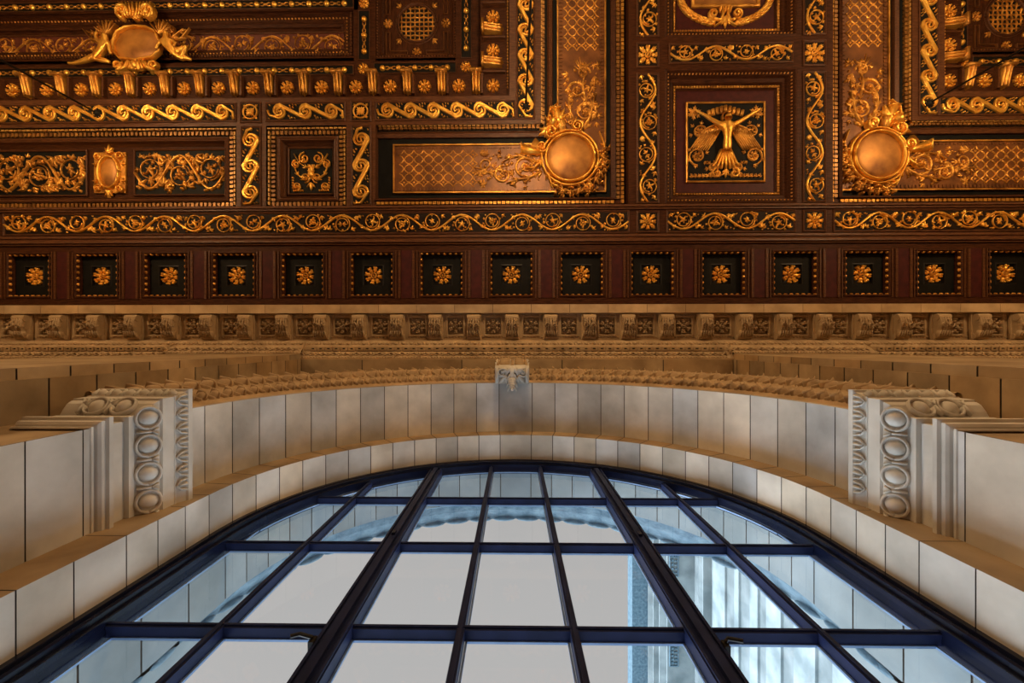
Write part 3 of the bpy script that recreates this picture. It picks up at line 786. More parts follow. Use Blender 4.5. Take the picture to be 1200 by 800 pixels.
g = M(CF(a, y0, ZL)); g.box((0, 0, .03), (b - a, y1 - y0, -.01)); obj('inner_ground', g, BLACK, tL)
g = M(CF(a, y0, ZL)); fillet(g, -.04, -.04, b - a + .04, y1 - y0 + .04, .045, .06); obj('inner_border', g, WOODL, tL)
g = M(CF((a + b) / 2, (y0 + y1) / 2, ZL - .03))
for s in (-1, 1):
    for (cu, cv, r) in ((8, -15, 7), (7, 8, 6), (18, -8, 5), (17, 18, 5)):
        g.ribbon(spiral(s * cu * q, cv * q, r * q, 1 * q, PI / 2 * (1 if cv > 0 else -1), 1.5 * s, 16), 1.6 * q, .06)
        leaf(g, s * cu * q, cv * q, 1.57 - s * .8, r * .7 * q, .07, 3)
    acanthus(g, [(0, 6 * q), (s * 8 * q, 10 * q), (s * 16 * q, 4 * q), (s * 20 * q, -6 * q)], 6 * q, .07)
    acanthus(g, [(0, -6 * q), (s * 6 * q, -4 * q), (s * 14 * q, -10 * q), (s * 20 * q, -20 * q)], 5 * q, .07)
    for k in range(5): g.dome(s * (10 + 2.6 * k) * q, 23 * q, 1.3 * q, 1.3 * q, .07); g.dome(s * 21.5 * q, (20 - 3 * k) * q, 1.3 * q, 1.3 * q, .07)
leaf(g, 0, 2 * q, -PI / 2, 9 * q, .1, 5, 0, .5); leaf(g, 0, 14 * q, PI / 2, 9 * q, .08, 3); g.dome(0, 4 * q, 4 * q, 5 * q, .12)
obj('leaf_scroll', g, GOLD, tL, smooth=True)

# --- deep coffer behind the wave bands: shelf with consoles and rosettes, ball bands, long panel, grille
ZR, ZB, ZG = 12.70, 13.15, 13.40
dm = M()
for mir in (False, True):
    lim = XL if not mir else wx(600, ZR) - 4.6
    # rosette shelf (horizontal + vertical strip)
    plateW(dm, lim, wy(87, ZR), wx(600, ZR), wy(118, ZR), ZR, mir=mir)
    plateW(dm, wx(563, ZR), YT, wx(600, ZR), wy(87, ZR), ZR, mir=mir)
    for (a, b, c, d) in ((-40, 70, 566, 90), (534, -60, 566, 70), (415, -60, 440, 70)):
        if mir and a == -40: a = 395
        plateW(dm, max(wx(a, ZB), lim), wy(b, ZB) if b > -50 else YT, wx(c, ZB), wy(d, ZB), ZB, mir=mir)
    plateW(dm, lim, YT, wx(420, ZB), wy(9, ZB), ZB, mir=mir)
    plateW(dm, lim, YT, wx(560, ZG), wy(90, ZG), ZG + .05, mir=mir)
obj('ceiling_shelf', dm, WOOD, kind='structure').name = 'trim_3'
# ball bands
def ball_band(rc, label, mir=False, vertical=False, step=21):
    X0, Y0, X1, Y1 = rc
    if mir: X0, X1 = 2 * XA - X1, 2 * XA - X0
    t = thing('ball_band', label, 'carved band', ((X0 + X1) / 2, (Y0 + Y1) / 2, ZB))
    g = M(CF(X0, Y0, ZB)); W, H = X1 - X0, Y1 - Y0
    g.box((0, 0, .005), (W, H, -.02)); obj('ground', g, BLACK, t)
    g = M(CF(X0, Y0, ZB)); fillet(g, -.02, -.02, W + .02, H + .02, .02, .025); obj('border', g, WOODL, t)
    q = ZB / FOC; L = H if vertical else W
    fr = CFV((X0 + X1) / 2, Y0, ZB - .005) if vertical else CF(X0, (Y0 + Y1) / 2, ZB - .005)
    n = max(1, round(L / (step * q))); st = L / n
    d = M(fr); proto = None
    for k in range(n):
        u = (k + .5) * st
        if proto is None:
            b = M(fr); b.dome(u, 0, 3.4 * q, 3.4 * q, .08, 0, 0, 12, 4); proto = obj('gilt_ball', b, GOLD, t, smooth=True); u0 = u
        else:
            c = proto.copy(); C.objects.link(c); c.parent = t
            c.location = (0, u - u0, 0) if vertical else (u - u0, 0, 0)
        if k < n - 1:
            for s in (-1, 1):
                cu = u + st / 2
                d.ribbon([(cu + s * .5 * q, 0), (cu + s * 3.5 * q, 1.8 * q), (cu + s * 6 * q, 1.5 * q)], 1.1 * q, .03)
                d.ribbon([(cu + s * .5 * q, 0), (cu + s * 3.5 * q, -1.8 * q), (cu + s * 6 * q, -1.5 * q)], 1.1 * q, .03)
            d.dome(u + st / 2, 0, 1.6 * q, 1.3 * q, .04)
    if n > 1: obj('dart_row', d, GOLDD, t, smooth=True)
ball_band((wx(-3, ZB) - .2, wy(75, ZB), wx(414, ZB), wy(85, ZB)), 'long dark band of gilt balls above the console row, left of the grille')
ball_band((wx(-3, ZB) - .2, wy(-3, ZB), wx(414, ZB), wy(6.5, ZB)), 'dark band of gilt balls along the top edge above the cherub cartouche')
for mir, side in ((False, 'left'), (True, 'right')):
    ball_band((wx(439, ZB), wy(73, ZB), wx(534, ZB), wy(84, ZB)), 'short dark band of gilt balls directly below the %s round grille' % side, mir)
    ball_band((wx(541, ZB), YT + .1, wx(552, ZB), wy(67, ZB)), 'upright dark band of gilt balls between the %s grille and the bracket column' % side, mir, True)
    if not mir: ball_band((wx(421, ZB), wy(11, ZB), wx(433, ZB), wy(68, ZB)), 'upright dark band of three gilt balls just left of the left grille', mir, True)
    for (px, py, w) in ((426, 79, 'outer'), (546, 78, 'inner')):
        if px == 426 and mir: continue
        cx = wx(px, ZB); cx = 2 * XA - cx if mir else cx
        g = M(CF(cx, wy(py, ZB), ZB)); rosette(g, 0, 0, .155, .06, 8)
        tag(obj('small_rosette', g, GOLD, smooth=True), 'small gilt rosette at the %s lower corner of the %s grille' % (w, side), 'rosette')
g = M(CF(wx(427, ZB), wy(2, ZB), ZB)); rosette(g, 0, 0, .15, .06, 8)
tag(obj('small_rosette', g, GOLD, smooth=True), 'small gilt rosette touching the top edge at the left grille', 'rosette')
# long panel J with rinceau
X0, Y0, X1, Y1 = wx(-60, ZG), wy(9, ZG), wx(420, ZG), wy(72, ZG)
tJ = thing('long_vine_panel', 'long red-brown vine panel behind the gilt cherub cartouche', 'panel', ((X0 + X1) / 2, (Y0 + Y1) / 2, ZG))
W, H = X1 - X0, Y1 - Y0
g = M(CF(X0, Y0, ZG)); g.ringframe(0, 0, W, H, [(0, .25), (.06, .24), (.1, .16), (.2, .15), (.24, .08), (.38, .07), (.42, .02), (.5, 0)])
obj('frame_moulding', g, WOOD, tJ)
g = M(CF(X0, Y0, ZG))
g.rectrun(.15, .15, W - .15, H - .15, .085, lambda u, v, hz: g.box((u - .025, v - .03, .19), (u + .025, v + .03, .14)), 'tbr'); obj('dentil_row', g, WOODL, tJ)
g = M(CF(X0, Y0, ZG)); g.rectrun(.30, .30, W - .30, H - .27, .10, lambda u, v, hz: g.dome(u, v, .026, .026, .04, 0, .07, 6, 2), 'tbr'); obj('bead_row', g, GOLDD, tJ, smooth=True)
a, b, y0, y1 = wx(-10, ZG), wx(408, ZG), wy(37, ZG), wy(64, ZG)
g = M(CF(a, y0, ZG)); g.box((0, 0, .02), (b - a, y1 - y0, -.01)); obj('vine_ground', g, REDB, tJ)
g = M(CF(a, y0, ZG)); fillet(g, -.03, -.03, b - a + .03, y1 - y0 + .03, .035, .05); obj('vine_border', g, WOODL, tJ)
g = M(CF(a, (y0 + y1) / 2, ZG - .02)); rinceau(g, b - a, (y1 - y0) * .95, .05, hp=(b - a) / 12, seed=31, stem=.06, dens=2)
obj('leaf_scroll', g, GOLDD, tJ, smooth=True)
# cherub cartouche
zz = 12.95; q = zz / FOC
F = CF(wx(162, zz), wy(48, zz), zz)
t = thing('cherub_cartouche', 'gilt cartouche with an oval copper shield held by two winged cherubs', 'cartouche', tuple(F(0, 0, 0)))
g = M(F)
sh = [(28, 0), (26, 9), (19, 15), (0, 18), (-19, 16), (-26, 9), (-27, -2), (-22, -14), (-12, -19), (0, -20), (12, -19), (22, -14)]
ctr = g.p(0, 0, .12); rows = []
for f, h in ((1, 0), (.75, .08), (.4, .11)): rows.append([g.p(u * q * f, v * q * f, h) for u, v in sh])
for A_, B_ in zip(rows, rows[1:]):
    for k in range(12): g.q(A_[k], A_[(k + 1) % 12], B_[(k + 1) % 12], B_[k])
for k in range(12): g.q(rows[2][k], rows[2][(k + 1) % 12], ctr)
obj('shield', g, COPPER, t, smooth=True, label='smooth copper shield')
g = M(F)
g.ribbon([(u * q * 1.04, v * q * 1.04) for u, v in sh + sh[:1]], 3.4 * q, .16, -.03, 5)
for s in (-1, 1):
    g.ribbon(spiral(s * 22 * q, 26 * q, 6 * q, 1.2 * q, PI / 2, 1.4 * s, 14), 3.4 * q, .16)
    g.ribbon([(s * 8 * q, 20 * q), (s * 13 * q, 28 * q), (s * 22 * q, 32 * q)], lambda s_: 5 * q, .14)
    g.ribbon([(s * 3 * q, 20 * q), (s * 4 * q, 31 * q)], 5 * q, .14)
    g.ribbon(spiral(s * 14 * q, -38 * q, 9 * q, 2 * q, PI / 2, -1.2 * s, 14), 4.5 * q, .2)
    for k in range(3): g.ribbon([(s * (6 + 5 * k) * q, 21 * q), (s * (8 + 6 * k) * q, (30 - k) * q)], 3.4 * q, .12)
    for k in range(5): g.ribbon([(s * (2 + 3 * k) * q, -32 * q), (s * (3 + 4 * k) * q, -48 * q)], 3 * q, .15)
g.dome(0, 26 * q, 5 * q, 5 * q, .2); rosette(g, 0, 26 * q, 6 * q, .14, 8); leaf(g, 0, -28 * q, -PI / 2, 14 * q, .16, 5, 0, .5)
obj('scroll_border', g, GOLD, t, smooth=True)
for s in (-1, 1):
    g = M(F)
    wxx = 36 if s < 0 else 33
    g.dome(s * wxx * q, -17 * q, 8 * q, 11 * q, .12, s * -.5, 0, 14, 3)
    for k in range(6):
        a = -PI / 2 + s * (-.7 + .34 * k)
        g.ribbon([(s * (wxx - 3) * q, -9 * q), (s * (wxx - 3) * q + math.cos(a) * 9 * q, -9 * q + math.sin(a) * 9 * q), (s * (wxx - 3) * q + math.cos(a) * 17 * q, -9 * q + math.sin(a) * 17 * q)], 1.8 * q, .17)
    obj('wing', g, GOLDD, t, smooth=True)
    g = M(F)
    acanthus(g, [(s * 36 * q, 2 * q), (s * 44 * q, -8 * q), (s * 52 * q, -14 * q), (s * 60 * q, -16 * q)], 8 * q, .1)
    acanthus(g, [(s * 42 * q, -4 * q), (s * 54 * q, -6 * q), (s * 64 * q, -18 * q)], 6 * q, .1)
    rosette(g, s * 42 * q, -16 * q, 5 * q, .14, 6)
    obj('laurel_spray', g, GOLDD, t, smooth=True)
    off = wloc(t)
    def Fc(u, v, h): return tuple(F(s * u * q, v * q, h * q) - off)
    if s < 0:
        pts = [(*Fc(41, 14, 5), 5 * q), (*Fc(36, 6, 6), 5.5 * q), (*Fc(33, 0, 6), 4.5 * q), (*Fc(33, -4, 7), 2.6 * q), (*Fc(33, -10, 8), 4.6 * q),
               (*Fc(52, 18, 5), 4 * q), (*Fc(64, 21, 4), 2.8 * q), (*Fc(76, 22.5, 3), 1.8 * q), (*Fc(82, 22, 3), 1.6 * q),
               (*Fc(46, 19, 4), 4 * q), (*Fc(36, 20, 4), 3 * q), (*Fc(30, 22, 3), 2 * q),
               (*Fc(29, 2, 7), 2.6 * q), (*Fc(28, 10, 7), 2 * q), (*Fc(26, 15, 7), 1.7 * q), (*Fc(42, -1, 6), 2.6 * q), (*Fc(46, -8, 6), 2 * q), (*Fc(44, -13, 6), 1.7 * q)]
    else:
        pts = [(*Fc(46, 14, 5), 5.5 * q), (*Fc(42, 6, 6), 5.8 * q), (*Fc(39, -1, 6), 4.8 * q), (*Fc(39, -5, 7), 2.6 * q), (*Fc(40, -12, 8), 4.8 * q),
               (*Fc(56, 11, 6), 4.4 * q), (*Fc(63, 6, 6), 3.4 * q), (*Fc(58, 14, 5), 2.6 * q), (*Fc(54, 20, 5), 2 * q),
               (*Fc(53, 18, 4), 3.8 * q), (*Fc(61, 18, 4), 2.6 * q), (*Fc(67, 20, 3), 1.8 * q),
               (*Fc(33, 0, 7), 2.6 * q), (*Fc(29, 5, 7), 2 * q), (*Fc(27, 9, 7), 1.7 * q), (*Fc(46, 0, 7), 2.6 * q), (*Fc(51, 3, 8), 2 * q), (*Fc(48, 8, 8), 1.7 * q)]
    E_ = [(0, 1), (1, 2), (2, 3), (3, 4), (0, 5), (5, 6), (6, 7), (7, 8), (0, 9), (9, 10), (10, 11), (2, 12), (12, 13), (13, 14), (2, 15), (15, 16), (16, 17)]
    skin_body('cherub', pts, E_, t, GOLD)

# grille panels
for mir, side in ((False, 'left'), (True, 'right')):
    mr = XA if mir else None
    gx, gy = wx(489, ZG), wy(27, ZG); q = ZG / FOC
    t = thing('round_grille', 'round woven bronze grille in a square beaded frame, upper %s' % side, 'grille', (2 * XA - gx if mir else gx, gy, ZG))
    F = CF(gx, gy, ZG)
    g = M(F); R_ = 21 * q
    ring = 28
    inn = [g.p(math.cos(2 * PI * k / ring) * R_, math.sin(2 * PI * k / ring) * R_, .02) for k in range(ring)]
    hw = 50 * q
    out = []
    for k in range(ring):
        a = 2 * PI * k / ring; c, s_ = math.cos(a), math.sin(a); f = hw / max(abs(c), abs(s_)); out.append(g.p(c * f, s_ * f, .02))
    for k in range(ring): g.q(inn[k], inn[(k + 1) % ring], out[(k + 1) % ring], out[k])
    obj('backboard', g, WOODV, t, mirror=mr)
    g = M(F); g.box((-R_ * 1.05, -R_ * 1.05, -.02), (R_ * 1.05, R_ * 1.05, -.045)); obj('dark_opening', g, IRON, t, mirror=mr)
    g = M(F)
    for (r_, w_, h_) in ((22, 2.2, .09), (24.4, 1.4, .05)): g.ribbon([(math.cos(a) * r_ * q, math.sin(a) * r_ * q) for a in [2 * PI * k / 32 for k in range(33)]], w_ * q, h_, .0)
    rg_ = obj('ring', g, WOODL, t, mirror=mr, smooth=True)
    g = M(F); n_ = 8
    for k in range(n_):
        o_ = (k - (n_ - 1) / 2) * 2 * R_ / n_
        Lh = math.sqrt(R_ ** 2 - o_ ** 2); m_ = 24
        g.ribbon([(o_, -Lh + 2 * Lh * j / m_) for j in range(m_ + 1)], 1.5 * q, lambda f, k=k, Lh=Lh: .05 + .02 * math.sin(((-Lh + 2 * Lh * f) / (2 * R_ / n_) + k) * PI), -.03)
        g.ribbon([(-Lh + 2 * Lh * j / m_, o_) for j in range(m_ + 1)], 1.5 * q, lambda f, k=k, Lh=Lh: .05 - .02 * math.sin(((-Lh + 2 * Lh * f) / (2 * R_ / n_) + k) * PI), -.03)
    obj('woven_bars', g, GOLDD, rg_, mirror=mr, smooth=True)
    g = M(F)
    for sa in (-1, 1):
        for sb in (-1, 1):
            # L shaped corner frames
            P = [(sa * 12, sb * 37), (sa * 34, sb * 37), (sa * 34, sb * 12), (sa * 39, sb * 12), (sa * 39, sb * 42), (sa * 12, sb * 42), (sa * 12, sb * 37)]
            g.ribbon([(u * .93 * q, v * .88 * q) for u, v in P], 1.5 * q, .06, .02)
    obj('corner_frame', g, BRONZE, t, mirror=mr)
    g = M(F)
    for sa in (-1, 1):
        for sb in (-1, 1):
            leaf(g, sa * 19 * q, sb * 19 * q, math.atan2(sb, sa), 7 * q, .06, 3, .02)
        rosette(g, sa * 34 * q, 0, 5.5 * q, .06, 6, .02); rosette(g, 0, sa * 34 * q, 5.5 * q, .06, 6, .02)
    obj('corner_leaves', g, GOLDD, t, mirror=mr, smooth=True)
    g = M(F); g.ringframe(-50 * q, -62 * q, 50 * q, 46 * q, [(0, .25), (.05, .24), (.1, .14), (.18, .12), (.22, .04), (.28, .02)]); obj('frame_moulding', g, WOOD, t, mirror=mr)
    g = M(F); g.rectrun(-45.5 * q, -50 * q, 45.5 * q, 41 * q, .085, lambda u, v, hz: g.dome(u, v, .026, .026, .05, 0, .11, 6, 2), 'blr'); obj('bead_row', g, BRONZE, t, mirror=mr, smooth=True)

# consoles + rosettes on the shelf
def console_mesh(fr):
    g = M(fr)          # u across, v along projection (0 at back), h down
    n = 8
    W_ = .13
    prof = []
    for k in range(n + 1):
        f = k / n; prof.append((-.27 + .52 * f, .10 + .12 * math.sin(f * PI * 1.1 + .2)))
    for s in (-1, 1):
        g.ribbon([(s * W_ * .62, v) for v, h in prof], .07, lambda f: .26 - .12 * f)
    g.ribbon([(0, v) for v, h in prof], .12, lambda f: .30 - .15 * f, 0, 5)
    g.box((-W_ * 1.2, -.31, 0), (W_ * 1.2, -.24, .3))
    for k in range(4): leaf(g, 0, -.16 + .11 * k, PI / 2, .12, .29 - .03 * k, 3)
    return g
tabs = []
xs = [wx(578 - 40.1 * k, ZR, 100) for k in range(15)]
yr = wy(101, ZR)
nR = 15
gp = 'gilt rosettes and brackets along the console row on the left'
proto = protoC = None
q = ZR / FOC
for mir in (False, True):
    side = 'left' if not mir else 'right'
    cnt = 15 if not mir else 4
    for k in range(cnt):
        x = xs[k]; X = 2 * XA - x if mir else x
        pos = (ORD[k] if k else 'first') + ' from the corner'
        if mir: pos = 'mirrored ' + pos
        if proto is None:
            g = M(CF(X, yr, ZR - .005)); rosette(g, 0, 0, 8 * q, .09, 8)
            proto = obj('gilt_rosette', g, GOLD, thing('tmp', 'x', 'x', (X, yr, ZR)), smooth=True)
            tmp = proto.parent; proto.parent = None; proto.location = tmp.location; bpy.data.objects.remove(tmp)
            o = proto
        else:
            o = proto.copy(); C.objects.link(o); o.location = (X, yr, ZR)
        tag(o, 'gilt rosette in the %s bracket row, %s' % (side, (ORD[k] if k else 'first') + ' from the corner'), 'rosette', 'gilt rosettes of the %s bracket row' % side)
        # console between rosettes: on the outer wall of the strip, standing in front of the ball band rail
        if k == 0: continue
        xc = x + 20.5 * q; Xc = 2 * XA - xc if mir else xc
        if protoC is None:
            g = console_mesh(CF(Xc, wy(99, ZR), ZR)); tmp = thing('tmp', 'x', 'x', (Xc, wy(99, ZR), ZR))
            protoC = obj('scroll_bracket', g, GOLDD, tmp, smooth=True); protoC.parent = None; protoC.location = tmp.location; bpy.data.objects.remove(tmp); o = protoC
        else:
            o = protoC.copy(); C.objects.link(o); o.location = (Xc, wy(99, ZR), ZR)
        tag(o, 'small gilt bracket in the %s bracket row, %s' % (side, ('first' if k == 1 else ORD[k - 1]) + ' from the corner'), 'bracket', 'gilt brackets of the %s bracket row' % side)
    # upright column of rosettes and brackets
    for k, py in enumerate((60, 21)):
        x = wx(578, ZR); X = 2 * XA - x if mir else x
        o = proto.copy(); C.objects.link(o); o.location = (X, wy(py, ZR), ZR)
        tag(o, 'gilt rosette in the upright bracket column beside the %s grille, %s' % (side, 'lower' if k == 0 else 'upper'), 'rosette')
        o = protoC.copy(); C.objects.link(o); o.location = (X, wy(py + 14.5, ZR), ZR); o.rotation_euler = (0, 0, -PI / 2 if not mir else PI / 2)
        tag(o, 'small gilt bracket in the upright column beside the %s grille, %s' % (side, 'lower' if k == 0 else 'upper'), 'bracket')
# thin partition fillets between the coffers of the bracket row
g = M()
for mir in (False, True):
    for k in range(15 if not mir else 4):
        x = xs[k] - 12 * q - .02
        X0, X1 = x - .03, x + .03
        if mir: X0, X1 = 2 * XA - X1, 2 * XA - X0
        g.box((X0, wy(88, ZR), ZR - .12), (X1, wy(111, ZR), ZR))
    for py in (6, 46, 86):
        a, b = wx(566, ZR), wx(592, ZR)
        if mir: a, b = 2 * XA - b, 2 * XA - a
        g.box((a, wy(py - .8, ZR), ZR - .12), (b, wy(py + .8, ZR), ZR))
    a = wx(594, ZR)
obj('trim_4', g, WOODL, kind='structure')
g = M()   # bead line along the inner edge of the shelf
for mir in (False, True):
    X = wx(595, ZR - .2); X = 2 * XA - X if mir else X
    y = YT
    while y < wy(112, ZR): g.fr = CF(X, y, ZR - .32); g.dome(0, 0, .022, .03, .05, 0, 0, 6, 2); y += .085
obj('trim_5', g, GOLDD, kind='structure', smooth=True)

# ------------------------------------------------------------------ frieze of square coffers
ZF = 11.90
FD = .1522 * ZF; FX = -.0067 * ZF
q = ZF / FOC
yf0, yf1 = wy(287, ZF), wy(357.5, ZF)
yc0, yc1 = wy(294, ZF), wy(348, ZF)
hwid = 26.5 * q
fm = M()
fm.box((XL, yf0, ZF), (XR, yc0, ZF + .5)); fm.box((XL, yc1, ZF), (XR, yf1, ZF + .5)); fm.box((XL, yf0 - .02, ZF + .3), (XR, yf1, ZF + .55))
NF = 8
for k in range(-NF, NF + 2):
    x = FX + (k - .5) * FD
    fm.box((x - FD / 2 + hwid, yc0, ZF), (x + FD / 2 - hwid, yc1, ZF + .4))
obj('trim_6', fm, WOOD, kind='structure')
rm = M(); rl = M()
for k in range(-NF, NF + 2):
    x = FX + (k - .5) * FD
    rm.box((x - 6.5 * q, yc0 - .02, ZF - .012), (x + 6.5 * q, yc1 + .02, ZF + .01))
    for s in (-1, 1): rl.box((x + s * 8.2 * q - .03, yc0 - .02, ZF - .035), (x + s * 8.2 * q + .03, yc1 + .02, ZF + .01))
    for s in (-1, 1): rl.box((x + s * 12.6 * q - .015, yc0 - .02, ZF - .02), (x + s * 12.6 * q + .015, yc1 + .02, ZF + .01))
obj('trim_7', rm, RED, kind='structure'); obj('trim_8', rl, WOODL, kind='structure')
vis = [k for k in range(-7, 8)]
x0 = FX + 0 * FD; yc = (yc0 + yc1) / 2
hh = (yc1 - yc0) / 2
root = thing('square_coffer', 'x', 'coffer', (x0, yc, ZF), 'black rosette coffers of the frieze')
g = M(CF(x0, yc, ZF)); g.ringframe(-hwid, -hh, hwid, hh, [(0, .02), (.02, .03), (.05, .0), (.07, -.14), (.09, -.14)]); obj('frame', g, WOOD, root)
g = M(CF(x0, yc, ZF))
i0 = 12.5 * q
for (a, b, c, d) in ((-hwid, -hh, hwid, -i0), (-hwid, i0, hwid, hh), (-hwid, -i0, -i0, i0), (i0, -i0, hwid, i0)): g.box((a, b, -.14), (c, d, -.18))
obj('black_field', g, BLACK, root)
g = M(CF(x0, yc, ZF)); g.ringframe(-i0, -i0, i0, i0, [(0, -.14), (.03, -.13), (.035, -.20), (.04, -.2)]); g.box((-i0, -i0, -.20), (i0, i0, -.22)); sq_ = obj('sunk_square', g, IRON, root)
g = M(CF(x0, yc, ZF)); 
def bd(u, v, hz):
    g.dome(u, v, .046 if hz else .032, .032 if hz else .046, .06, 0, -.045, 6, 2)
g.rectrun(-hwid + .06, -hh + .06, hwid - .06, hh - .06, .15, bd, 'tblr'); obj('bead_border', g, GOLDD, root, smooth=True)
g = M(CF(x0, yc, ZF)); rosette(g, 0, 0, 11.2 * q, .075, 8, -.195, .2); obj('rosette', g, GOLD, sq_, smooth=True)
roots = []
for i, k in enumerate(vis):
    lb = 'black square coffer with gilt rosette above the stone cornice, %s' % nth(i, len(vis))
    if k == 0: root['label'] = lb; roots.append(root)
    else: roots.append(copy_thing(root, (x0 + k * FD, yc, ZF), lb))
for k in (-8, 8):
    copy_thing(root, (x0 + k * FD, yc, ZF), 'black square coffer beyond the %s edge of the view' % ('left' if k < 0 else 'right'))

# ================================================================== STONE CORNICE
XC = .021
ZS = 11.30
def prism(m, prof, x0, x1, caps=True):
    """prof: (y,z) polyline extruded along X"""
    for (ya, za), (yb, zb) in zip(prof, prof[1:]): m.quad((x0, ya, za), (x1, ya, za), (x1, yb, zb), (x0, yb, zb))
# corona: strip, its brighter light put into the stone tone, and soffit
g = M()
PIT = .928; X00 = wx(600, 11.1)
yA, yB = wy(356.5, 11.15), wy(366.5, 11.15)
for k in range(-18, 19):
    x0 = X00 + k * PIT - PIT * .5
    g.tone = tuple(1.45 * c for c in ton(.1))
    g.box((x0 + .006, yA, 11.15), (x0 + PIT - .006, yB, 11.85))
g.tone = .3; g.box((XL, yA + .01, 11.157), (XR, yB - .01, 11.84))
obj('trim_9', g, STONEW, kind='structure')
g = M()
g.box((XL, yB, ZS + .09), (XR, wy(400, ZS), ZS + .6))             # soffit bottom above modillions
yq0, yq1 = wy(371.5, ZS), wy(392.5, ZS)
# soffit plate with square recesses between modillions
q = ZS / FOC
sx = wx(622, ZS) - 0.0
for k in range(-18, 19):
    xc = wx(622.2, ZS) + k * PIT
    a = 9.6 * q
    g.box((xc + a, yq0, ZS), (xc + PIT - a, yq1, ZS + .3))
g.box((XL, yB - .02, ZS), (XR, yq0, ZS + .3)); g.box((XL, yq1, ZS), (XR, wy(400, ZS), ZS + .3))
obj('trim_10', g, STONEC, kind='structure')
g = M(); 
for k in range(-18, 19):
    xc = wx(622.2, ZS) + k * PIT; a = 9.6 * q; yc_ = (yq0 + yq1) / 2; h_ = (yq1 - yq0) / 2
    g.fr = CF(xc, yc_, ZS); g.ringframe(-a - .03, -h_ - .03, a + .03, h_ + .03, [(0, 0), (0, .025), (.03, .03), (.045, 0), (.05, -.05)])
    g.rectrun(-a - .06, -h_ - .05, a + .06, h_ + .05, .07, lambda u, v, hz: g.dome(u, v, .018, .018, .03, 0, 0, 5, 2), 'tb')
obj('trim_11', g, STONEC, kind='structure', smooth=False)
# rosettes
n = 27; proto = None
ks = list(range(-14, 14))
yc_ = (yq0 + yq1) / 2
for i, k in enumerate(ks):
    X = wx(622.2, ZS) + k * PIT
    if proto is None:
        tmp = thing('tmp', 'x', 'x', (X, yc_, ZS)); g = M(CF(X, yc_, ZS)); rosette(g, 0, 0, 8.8 * q, .11, 6, -.05, .52)
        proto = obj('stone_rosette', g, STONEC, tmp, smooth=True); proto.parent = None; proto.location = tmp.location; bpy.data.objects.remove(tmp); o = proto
    else: o = proto.copy(); C.objects.link(o); o.location = (X, yc_, ZS)
    tag(o, 'carved stone rosette between two brackets under the cornice, %s' % nth(i, len(ks)), 'rosette', 'stone rosettes under the cornice')
# modillions
ym0, ym1 = wy(367, 11.1), wy(398, 11.2)
def modillion(X):
    root = thing('scroll_modillion', 'x', 'bracket', (X, ym1, ZS))
    D = ym1 - ym0 - .05; W = .285
    g = M(); n = 22
    # S profile: y from front (ym0) to wall (ym1); z of underside
    pf = []
    for k in range(n + 1):
        f = k / n; y = ym0 + .05 + (D - .05) * f
        z = ZS - .13 - .11 * math.sin(f * PI * .95 + .25) - (.03 if f > .8 else 0)
        pf.append((y, z))
    for s in (-1, 1):
        pass
    for (ya, za), (yb, zb) in zip(pf, pf[1:]):
        g.quad((X - W / 2, ya, za), (X + W / 2, ya, za), (X + W / 2, yb, zb), (X - W / 2, yb, zb))
        for s in (-1, 1): g.quad((X + s * W / 2, ya, za), (X + s * W / 2, yb, zb), (X + s * W / 2, yb, ZS), (X + s * W / 2, ya, ZS))
    g.quad((X - W / 2, *pf[0]), (X + W / 2, *pf[0]), (X + W / 2, pf[0][0], ZS), (X - W / 2, pf[0][0], ZS))
    g.quad((X - W / 2, *pf[-1]), (X + W / 2, *pf[-1]), (X + W / 2, pf[-1][0], ZS), (X - W / 2, pf[-1][0], ZS))
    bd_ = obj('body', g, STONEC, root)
    g = M(lambda u, v, h: Vector((X + u, v, pfz(v, pf) - h)))
    def leafrib(u0, u1, w): g.ribbon([(u0 + (u1 - u0) * f, ym0 + .1 + (D - .14) * f) for f in [k / 8 for k in range(9)]], lambda f: w * (.55 + .5 * math.sin(f * PI)), .09)
    for u in (-.13, -.075, 0, .075, .13): leafrib(u * .85, u, .05 if u else .07)
    for f in (.3, .5, .7):
        for s in (-1, 1): leaf(g, s * .04, ym0 + D * f, -PI / 2 + s * 1.0, .13, .10, 3)
    for s in (-1, 1):
        g.ribbon(spiral(s * .085, ym0 + D * .5, .065, .015, 0, 1.4 * s, 12), .028, .12)
        for k in range(3): g.ribbon([(s * (.03 + .05 * k), ym0 + D * .72), (s * (.04 + .055 * k), ym0 + D * .99)], lambda f: .035 * (1.1 - f), .11)
    leaf(g, 0, ym1 - .22, PI / 2, .17, .07, 5, 0, .6)
    obj('acanthus_leaf', g, STONEC, bd_, smooth=True)
    g = M()       # volute roll at the front + cap plate
    g.tube([(X - W / 2 - .01, ym0 + .11, ZS - .19), (X + W / 2 + .01, ym0 + .11, ZS - .19)], .085, 12)
    g.tube([(X - W / 2 - .02, ym1 - .07, ZS - .12), (X + W / 2 + .02, ym1 - .07, ZS - .12)], .07, 12)
    g.box((X - W / 2 - .03, ym0 + .02, ZS - .10), (X + W / 2 + .03, ym1, ZS - .05))
    obj('scroll', g, STONEC, root, smooth=False)
    return root
def pfz(y, pf):
    for (ya, za), (yb, zb) in zip(pf, pf[1:]):
        if y <= yb: 
            f = max(0, (y - ya) / (yb - ya)); return za + (zb - za) * f
    return pf[-1][1]
ks = list(range(-14, 15)); root = None
for i, k in enumerate(ks):
    X = X00 + k * PIT; lb = 'scrolled stone bracket with acanthus leaf under the cornice, %s' % nth(i, len(ks))
    if root is None: root = modillion(X); root['label'] = lb; root['group'] = 'stone scroll brackets under the cornice'
    else: copy_thing(root, (X, ym1, ZS), lb)

